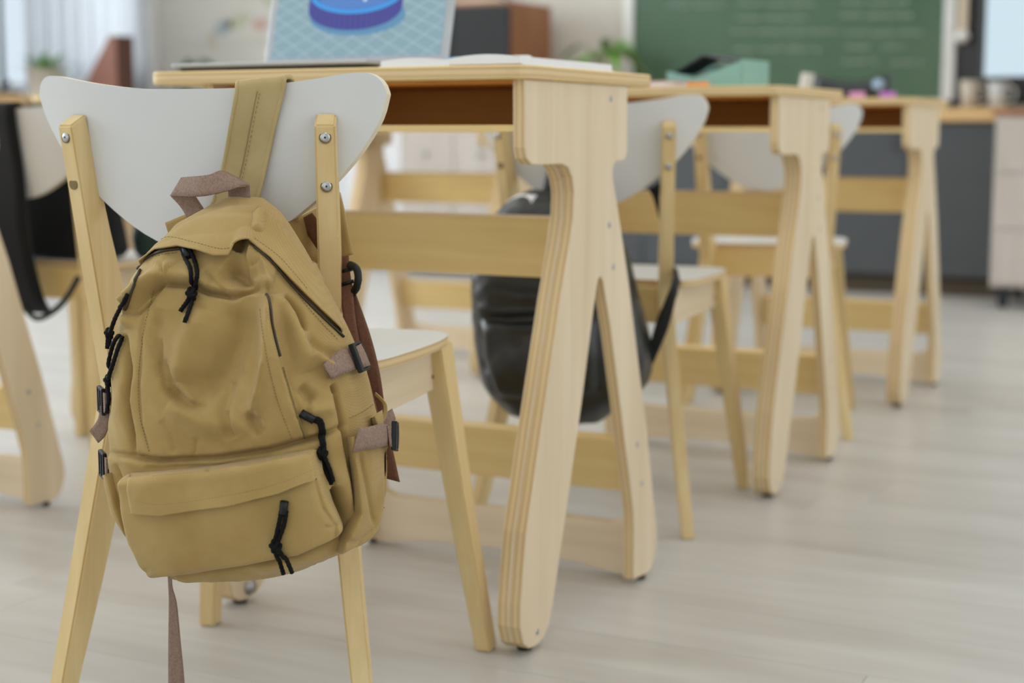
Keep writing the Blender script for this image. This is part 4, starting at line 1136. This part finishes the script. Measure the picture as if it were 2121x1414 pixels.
lathe('barrel', [(.0001, -.06), (.0022, -.055), (.0045, -.045), (.0045, .045), (.0001, .045)], 'blue_pen', pn, 10, (0, 0, .003), 'x')
lathe('cap', [(.0001, .045), (.0050, .045), (.0050, .068), (.004, .072), (.0001, .072)], 'white_paint', pn, 10, (0, 0, .003), 'x')

# second desk
pk = empty('notebook', (-1.235, 2.945, .7855), math.radians(-4), 'pink-covered notebook at the front edge of the second desk', 'notebook')
box('page_block', -.098, .097, -.070, .070, .001, .0095, 'paper', pk, .0008); box('cover', -.1, .1, -.0725, .0725, .0095, .0115, 'pink_cover', pk, .0006); box('cover', -.1, .1, -.0725, .0725, 0, .001, 'pink_cover', pk, 0)
p = at(1446, 182, 2.93)
o = empty('sticky_pad', (p.x, p.y, .7855), .3, 'small orange sticky note pad on the second desk, beside the pink notebook', 'sticky notes')
box('note_block', -.021, .021, -.02, .02, 0, .010, 'orange_paper', o, .0008)
bm = bmesh.new(); vs = [bm.verts.new(v) for v in ((-.021, -.02, .0103), (.021, -.02, .0103), (.021, .02, .0118), (-.021, .02, .0106))]; bm.faces.new(vs); from_bm('top_note', bm, 'orange_paper', o)
tb = empty('desk_organizer', (-1.115, 3.09, .7855), math.radians(-6), 'teal plastic desk box with a dark folder leaning inside, on the second desk', 'box')
bm = bmesh.new(); W_, D_, T_ = .083, .065, .003
add_box(bm, -W_, W_, -D_, D_, 0, T_, .0008); add_box(bm, W_-T_, W_, -D_, D_, T_, .056, .0008); add_box(bm, -W_, W_, D_-T_, D_, T_, .050, .0008)
add_box(bm, -W_, -W_+T_, -D_, D_, T_, .030, .0008)
v = [(-W_, -D_), (W_, -D_)]; t = bmesh.new()
a = [t.verts.new((x, -D_, z)) for x, z in ((-W_, T_), (W_, T_), (W_, .054), (.040, .040), (-.02, .022), (-W_, .036))]; b_ = [t.verts.new((q.co.x, -D_+T_, q.co.z)) for q in a]
t.faces.new(a[::-1]); t.faces.new(b_)
for i in range(6): t.faces.new([a[i], a[(i+1) % 6], b_[(i+1) % 6], b_[i]])
merge(bm, t); from_bm('tray', bm, 'teal_plastic', tb)
def slab(name, pts, th, m, parent):
    A_ = [Vector(p) for p in pts]; n = (A_[1]-A_[0]).cross(A_[2]-A_[0]).normalized()*th
    v = A_+[p+n for p in A_]; k = len(A_)
    return from_py(name, v, [tuple(range(k))[::-1], tuple(range(k, 2*k))]+[(i, (i+1) % k, k+(i+1) % k, k+i) for i in range(k)], m, parent)
slab('folder', [(-.076, -.05, .030), (-.012, -.05, .064), (-.012, .055, .066), (-.076, .055, .032)], .003, 'slate_blue', tb)
slab('folder', [(-.010, -.05, .065), (.076, -.05, .047), (.076, .055, .050), (-.010, .055, .067)], .003, 'slate_blue', tb)
slab('wood_block', [(-.045, .0, .004), (.05, .0, .004), (.05, .0, .040), (-.045, .0, .034)], -.045, 'cream_card', tb)
# third desk
pp = empty('pencil_pouch', (-1.12, 4.13, .7855), math.radians(-3), 'dark pencil pouch with a pale end on the farthest desk', 'pencil case')
bm = bmesh.new(); rows = []
for i in range(17):
    t = i/16; x = -.10+.20*t; e = abs(2*t-1); hgt = .040+.024*e**2; d = .030*(1-e**6*.8)
    rows.append([bm.verts.new((x, d*math.copysign(abs(math.cos(a))**.7, math.cos(a))+.0, max(0.001, hgt/2+hgt/2*math.copysign(abs(math.sin(a))**.8, math.sin(a))))) for a in [2*math.pi*k/20 for k in range(20)]])
for A_, B_ in zip(rows, rows[1:]):
    for k in range(20): bm.faces.new([A_[k], A_[(k+1) % 20], B_[(k+1) % 20], B_[k]])
bm.faces.new(rows[0][::-1]); bm.faces.new(rows[-1]); from_bm('pouch_body', bm, 'slate_blue', pp, True)
slab('end_tab', [(-.116, -.025, .0), (-.104, -.027, .0), (-.094, -.027, .064), (-.104, -.025, .066)], .05, 'white_pot', pp)
tube('zip', [(-.09, -.012, .0655), (-.05, -.008, .051), (0, -.006, .044), (.05, -.008, .051), (.09, -.012, .0655)], .002, 'zip_tape', pp, 6)
lathe('blue_badge', [(.0001, -.032), (.016, -.032), (.016, -.026), (.0001, -.026)], 'pale_blue', pp, 16, (.078, 0, .035), 'y')
def eraser(px, py, Yw, m, lab, rz):
    p = at(px, py, Yw); e = empty('eraser', (p.x, Yw, .7855), rz, lab, 'eraser')
    box('rubber_block', -.019, .019, -.011, .011, 0, .014, m, e, .004); box('sleeve', -.004, .0195, -.0114, .0114, -.0001, .0144, m, e, .001)
eraser(1775, 194, 4.00, 'pink_eraser', 'pink eraser near the front edge of the farthest desk', .2)
eraser(1838, 197, 4.03, 'purple_eraser', 'purple eraser at the right corner of the farthest desk', -.1)

# ------------------------------------------------------------------ along the front wall
def cab_unit(x0, x1, lab):
    c = empty('base_cabinet', ((x0+x1)/2, 6.85, 0), 0, lab, 'cabinet', 'grey base cabinets'); w = (x1-x0)/2-.002
    box('carcass', -w, w, .02, .50, .085, .742, 'grey_door', c, .002); box('plinth', -w, w, .05, .48, .0, .085, 'kick_brown', c, .001)
    for s_ in (-1, 1):
        a, b = (-w, -.002) if s_ < 0 else (.002, w)
        d = box('door', a, b, 0, .0195, .088, .740, 'grey_door', c, .0025)
        hx = -.022 if s_ < 0 else .022
        bm = bmesh.new(); add_tube(bm, [(hx*2, -.001, .62), (hx*2, -.022, .63), (hx*2, -.022, .70), (hx*2, -.001, .71)], .004, 8); from_bm('handle', bm, 'hex_dark', d, True)
cab_unit(-2.02, -1.215, 'grey two-door base cabinet beside the wheeled drawer unit')
cab_unit(-2.83, -2.02, 'grey two-door base cabinet in the middle of the counter')
cab_unit(-3.47, -2.83, 'grey two-door base cabinet next to the tall walnut cabinet')
wt = box('worktop', -3.45, -1.19, 6.82, 7.38, .744, .800, 'oak_top', None, .004)
tag(wt, 'oak worktop running along the grey cabinets under the chalkboard', 'worktop')
cb = empty('chalkboard', (-2.33, 7.395, .80), 0, 'green chalkboard with chalk writing on the front wall', 'chalkboard')
box('board', -.775, .75, -.03, 0, .045, 1.35, 'chalkboard_green', cb, 0)
bm = bmesh.new(); add_box(bm, .745, .80, -.045, 0, .0, 1.39, .004); add_box(bm, -.82, -.77, -.045, 0, .0, 1.39, .004); add_box(bm, -.82, .80, -.045, 0, 1.345, 1.39, .004); add_box(bm, -.82, .80, -.045, 0, .0, .048, .004)
from_bm('frame', bm, 'aluminium', cb); box('chalk_tray', -.80, .78, -.10, -.045, .005, .02, 'aluminium', cb, .003)
bm = bmesh.new(); rw = random.Random(7)
def scribble(px0, px1, py, amp=5.0):
    a, b = at(px0, py, 7.36), at(px1, py, 7.36); n = int((px1-px0)/3.2); P = []
    for k in range(n+1):
        t = k/n
        if t > 0 and (k % 17) == 16:
            if len(P) > 2: add_tube(bm, smooth_path(P, 3), .0032, 5)
            P = []; continue
        q = a.lerp(b, t)+Vector(((rw.random()-.5)*.006, 0, (amp if k % 2 else -amp)*.0016*(.6+rw.random())))
        P.append(Vector((q.x+2.33, -.0325, q.z-.80)))
    if len(P) > 2: add_tube(bm, smooth_path(P, 3), .0032, 5)
for l_ in ((1530, 1690, 8), (1745, 1880, 5), (1525, 1672, 38), (1740, 1890, 32), (1515, 1740, 66), (1750, 1912, 68), (1518, 1700, 102), (1752, 1800, 98), (1830, 1870, 98), (1745, 1815, 128), (1848, 1912, 130), (1380, 1500, 12), (1470, 1560, 128)): scribble(*l_)
tag(from_bm('chalk_writing', bm, 'chalk', cb), kind='stuff')
# tall walnut cabinet with dark doors
tc = empty('sideboard', (-3.81, 6.80, 0), 0, 'walnut cabinet with dark doors left of the chalkboard', 'cabinet')
box('carcass', -.31, .31, .02, .45, .06, 1.318, 'walnut', tc, .003); box('plinth', -.29, .29, .05, .43, 0, .06, 'kick_brown', tc, 0)
for s_ in (-1, 1):
    a, b = (-.305, -.002) if s_ < 0 else (.002, .305)
    d = box('door', a, b, 0, .0195, .72, 1.30, 'dark_door', tc, .003); tube('handle', [(s_*.03, -.001, .86), (s_*.03, -.018, .87), (s_*.03, -.018, .95), (s_*.03, -.001, .96)], .004, 'steel', d)
    for z in (.08, .395): 
        d = box('drawer', a, b, 0, .0195, z, z+.308, 'greige_wood', tc, .003); lathe('knob', [(.0001, -.02), (.012, -.018), (.012, -.012), (.005, -.006), (.005, 0), (.0001, 0)], 'steel', d, 12, ((a+b)/2, 0, z+.2), 'y')
for i, (z, w_, m_) in enumerate(((1.3185, .13, 'cream_card'), (1.343, .12, 'red_card'), (1.363, .125, 'cream_card'))):
    bk = empty('book', (-3.74, 6.98, z), .05*i-.03, ['thick cream book, lowest of the stack on the walnut cabinet', 'red-brown book, middle of the stack on the walnut cabinet', 'cream book, topmost of the stack on the walnut cabinet'][i], 'book', 'books on the walnut cabinet')
    h_ = .024 if i == 0 else .0195
    box('page_block', -w_+.004, w_-.003, -.08, .08, .002, h_-.002, 'paper', bk, 0); box('cover', -w_, w_, -.084, .084, h_-.002, h_, m_, bk, 0); box('cover', -w_, w_, -.084, .084, 0, .002, m_, bk, 0); box('spine', -w_, w_, -.086, -.082, 0, h_, m_, bk, 0)
# white low cupboard
wc = empty('cupboard', (-5.0, 6.98, 0), 0, 'low white cupboard against the front wall beyond the left row of desks', 'cupboard')
box('carcass', -.85, .85, .02, .40, .05, .83, 'white_paint', wc, .003); box('plinth', -.83, .83, .05, .38, 0, .05, 'grey_door', wc, 0)
for k in range(4): d = box('door', -.847+.425*k, -.428+.425*k, 0, .0195, .055, .82, 'white_paint', wc, .003); lathe('knob', [(.0001, -.022), (.011, -.02), (.011, -.013), (.004, -.006), (.004, 0), (.0001, 0)], 'steel', d, 12, (-.46+.425*k, 0, .7), 'y')

# plants
def leaf_mesh(L_, w_, droop, name, fold=.25):
    v, f = [], []; n = 8
    for i in range(n+1):
        t = i/n; hw = w_*math.sin(math.pi*min(1, t*.96+.03))**.8*.5; x = L_*t; z = -droop*t*t*L_
        for s_ in (-1, 0, 1): v.append((x*(1-.15*droop*t), s_*hw, z+(abs(s_)*hw*fold)))
    for i in range(n):
        for j in (0, 1): f.append((i*3+j, i*3+j+1, i*3+j+4, i*3+j+3))
    me = bpy.data.meshes.new(name); me.from_pydata(v, [], f)
    for p in me.polygons: p.use_smooth = True
    return me
def plant(loc, leaves, L_, w_, droop, pot, potm, leafm, lab, stem=.0, seed=1, up=.6):
    r = empty('potted_plant', loc, 0, lab, 'plant'); ph, pr_ = pot; rp = random.Random(seed)
    lathe('pot', [(.0001, 0), (pr_*.78, 0), (pr_*.8, .004), (pr_, ph*.9), (pr_*1.06, ph*.9), (pr_*1.06, ph), (pr_*.93, ph), (pr_*.92, ph*.85), (.0001, ph*.85)], potm, r, 28)
    lathe('soil', [(.0001, ph*.85), (pr_*.91, ph*.85), (pr_*.9, ph*.88), (.0001, ph*.9)], 'soil', r, 20)
    mes = [leaf_mesh(L_*k, w_*k, droop*(.7+.5*k), 'leaf') for k in (.75, .9, 1.05)]
    for me in mes: me.materials.append(M[leafm])
    for k in range(leaves):
        az = 2.4*k+rp.random()*.6; el = up*(.35+rp.random()*.9); h0 = ph*.88
        top = Vector((math.cos(az)*stem*.45*rp.random(), math.sin(az)*stem*.45*rp.random(), h0+stem*(.5+.5*rp.random())))
        if stem: tube('stem', smooth_path([(0, 0, h0), (top.x*.5, top.y*.5, h0+(top.z-h0)*.6), top], 4), .0022, 'stem', r, 5)
        o = bpy.data.objects.new('leaf', mes[k % 3]); C.objects.link(o); o.parent = r
        o.location = top if stem else (math.cos(az)*pr_*.3, math.sin(az)*pr_*.3, h0); o.rotation_euler = (0, -el, az)
    return r
plant((-3.16, 7.06, .80), 13, .19, .075, .9, (.13, .085), 'white_pot', 'leaf', 'broad-leaved green plant on the oak worktop left of the chalkboard', .20, 3, .7)
plant((-5.59, 7.10, .83), 22, .10, .07, 1.2, (.12, .075), 'white_pot', 'leaf_dark', 'small trailing dark green plant on the white cupboard', .17, 8, .2)
# map poster on the front wall
mp = empty('wall_map', (-5.45, 7.398, 1.20), 0, 'pale wall map with muted coloured patches above the white cupboard', 'poster')
box('sheet', -.55, .75, -.004, -.001, 0, .75, 'wall_paint', mp, 0)
for nm, col in (('map_blue', (.36, .40, .40)), ('map_olive', (.50, .50, .36)), ('map_red', (.55, .36, .30)), ('map_tan', (.52, .45, .35))): plain(nm, col, .9)
def blob(cx, cz, a, b, m_, ang=0, sd=1):
    rb = random.Random(sd); P = []
    for k in range(22):
        t = 2*math.pi*k/22; rr = .8+.35*rb.random(); x, z = a*rr*math.cos(t), b*rr*math.sin(t); P.append((cx+x*math.cos(ang)-z*math.sin(ang), -.0045, cz+x*math.sin(ang)+z*math.cos(ang)))
    from_py('map_region', P, [tuple(range(22))], m_, mp)
for a in ((-.19, .085, .07, .045, 'map_blue', .4, 1), (-.08, .12, .09, .04, 'map_olive', .3, 2), (.07, .10, .055, .035, 'map_red', 0, 3), (-.27, .02, .03, .05, 'map_tan', .3, 4), (.25, .3, .2, .12, 'map_olive', .2, 5), (-.2, .4, .2, .14, 'map_tan', .1, 6)): blob(*a)

# right: wheeled drawer unit, monitor, dark panel, cups
dr = empty('drawer_unit', (-.92, 6.48, 0), 0, 'greige wheeled drawer unit at the right edge beside the grey cabinets', 'drawer unit')
box('carcass', -.26, .26, .0, .46, .085, .765, 'greige_wood', dr, .004); box('top', -.275, .275, -.015, .475, .766, .786, 'walnut', dr, .003)
for k in range(3): d = box('drawer', -.25, .25, -.018, -.0005, .10+.22*k, .317+.22*k, 'greige_wood', dr, .003); tube('handle', [(-.05, -.018, .25+.22*k), (-.05, -.04, .25+.22*k), (.05, -.04, .25+.22*k), (.05, -.018, .25+.22*k)], .004, 'hex_dark', d)
for x in (-.215, .215):
    for y in (.05, .41):
        cs = lathe('castor', [(.0001, -.016), (.034, -.016), (.038, -.010), (.038, .010), (.034, .016), (.0001, .016)], 'rubber', dr, 20, (x, y, .038), 'x'); box('fork', x-.024, x+.024, y-.02, y+.02, .055, .0848, 'rubber', cs, .004)
mo = empty('monitor', (-.93, 6.70, .787), 0, 'computer monitor with a pale blue screen on the wheeled drawer unit', 'monitor')
box('stand_base', -.12, .12, -.09, .09, 0, .012, 'tv_black', mo, .004); box('stand_neck', -.03, .03, .02, .045, .012, .20, 'tv_black', mo, .004); box('housing', -.36, .36, -.005, .03, .115, .56, 'tv_black', mo, .006)
emis('scr_pale', (.56, .70, .78), .95); box('screen', -.343, .343, -.0065, -.005, .135, .545, 'scr_pale', mo, 0)
pb = empty('pinboard', (-1.21, 7.398, .80), 0, 'black wall panel right of the chalkboard', 'panel')
box('panel', -.300, .50, -.03, -.001, .02, 1.1, 'tv_black', pb, .004); box('edge_strip', -.312, -.300, -.034, -.001, .02, 1.1, 'hex_dark', pb, .001)
rl = empty('blind_pull', (-1.49, 7.30, 1.10), 0, 'beige hanging pull with a round knob before the black panel', 'pull')
box('strip', -.022, .022, -.004, .004, .03, .75, 'cream_card', rl, .002); lathe('knob', [(.0001, -.01), (.022, .0), (.034, .02), (.022, .042), (.0001, .05)], 'white_pot', rl, 16)
def cup(x, y, h_, r_, m_, lab):
    c = empty('cup', (x, y, .8005), 0, lab, 'cup')
    lathe('cup_body', [(.0001, 0), (r_*.75, 0), (r_, h_), (r_*.93, h_), (r_*.70, .005), (.0001, .005)], m_, c, 24)
    tube('handle', smooth_path([(r_*.85, 0, h_*.25), (r_*1.5, 0, h_*.3), (r_*1.6, 0, h_*.65), (r_*.95, 0, h_*.8)], 5), .005, m_, c, 8)
cup(-1.372, 6.92, .115, .042, 'beige_pot', 'greyish beige cup at the end of the oak worktop')
cup(-1.262, 6.95, .115, .044, 'white_pot', 'white cup on the oak worktop next to the monitor')

# ------------------------------------------------------------------ left window corner
ct = empty('window_counter', (-5.85, 4.7, 0), 0, 'wooden topped counter below the windows at the left edge', 'counter')
box('top', -.25, .25, -1.3, 1.14, .838, .877, 'oak_top', ct, .003); box('front_panel', .20, .22, -1.28, 1.12, 0, .838, 'white_paint', ct, 0); box('end_panel', -.25, .22, 1.10, 1.12, 0, .838, 'white_paint', ct, 0)
wsill = empty('sill_counter', (-5.69, 6.61, 0), 0, 'white counter in the corner below the window, behind the nearest chair', 'counter')
box('top', -.42, .42, -.76, .37, .840, .872, 'white_paint', wsill, .004); box('front_panel', .38, .40, -.75, .36, 0, .840, 'white_paint', wsill, 0)
plant((-5.88, 6.22, .8725), 34, .14, .030, .5, (.15, .09), 'beige_pot', 'leaf', 'spiky green plant in a beige pot by the window', 0, 5, 1.3)
mf = empty('magazine_file', (-5.44, 6.26, .8725), math.radians(-14), 'red-brown cardboard magazine file standing on the white counter', 'magazine file')
prof = [(-.33, 0), (0, 0), (0, .305), (-.055, .305), (-.33, .02)]
prism('side_panel', prof, 'y', .0, .004, 'red_card', mf, 0); prism('side_panel', prof, 'y', .10, .104, 'red_card', mf, 0)
box('spine', -.002, .004, 0, .104, 0, .305, 'file_spine', mf, .001); box('bottom', -.33, 0, .004, .10, 0, .004, 'red_card', mf, 0)
for k in range(3): box('sheet_stack', -.30+.01*k, -.01, .012+.028*k, .03+.028*k, .004, .03, 'paper', mf, 0)
lm_ = empty('desk_lamp', (-5.69, 5.735, .8775), 0, 'grey lamp post with a dark clamp base at the left edge by the window', 'lamp')
lathe('base', [(.0001, 0), (.085, 0), (.085, .012), (.03, .022), (.0001, .024)], 'rubber', lm_, 28); tube('post', [(0, 0, .02), (.0, 0, .35), (.005, 0, .75)], .014, 'lamp_grey', lm_, 12)
tube('arm', [(.005, 0, .74), (.12, -.12, .95), (.30, -.30, .92)], .011, 'lamp_grey', lm_, 10); lathe('shade', [(.03, .06), (.04, .05), (.10, -.06), (.097, -.06), (.036, .045), (.001, .05)], 'lamp_grey', lm_, 24, (.33, -.33, .88))
tube('knob', [(.03, -.03, .05), (.08, -.05, .05)], .016, 'rubber', lm_, 10)
bw = lathe('bowl', [(.0001, 0), (.05, 0), (.09, .035), (.10, .06), (.095, .06), (.085, .037), (.045, .006), (.0001, .006)], 'white_pot', None, 28)
bw.location = (-5.93, 5.70, .8775); tag(bw, 'white bowl on the wooden counter beside the lamp base', 'bowl')
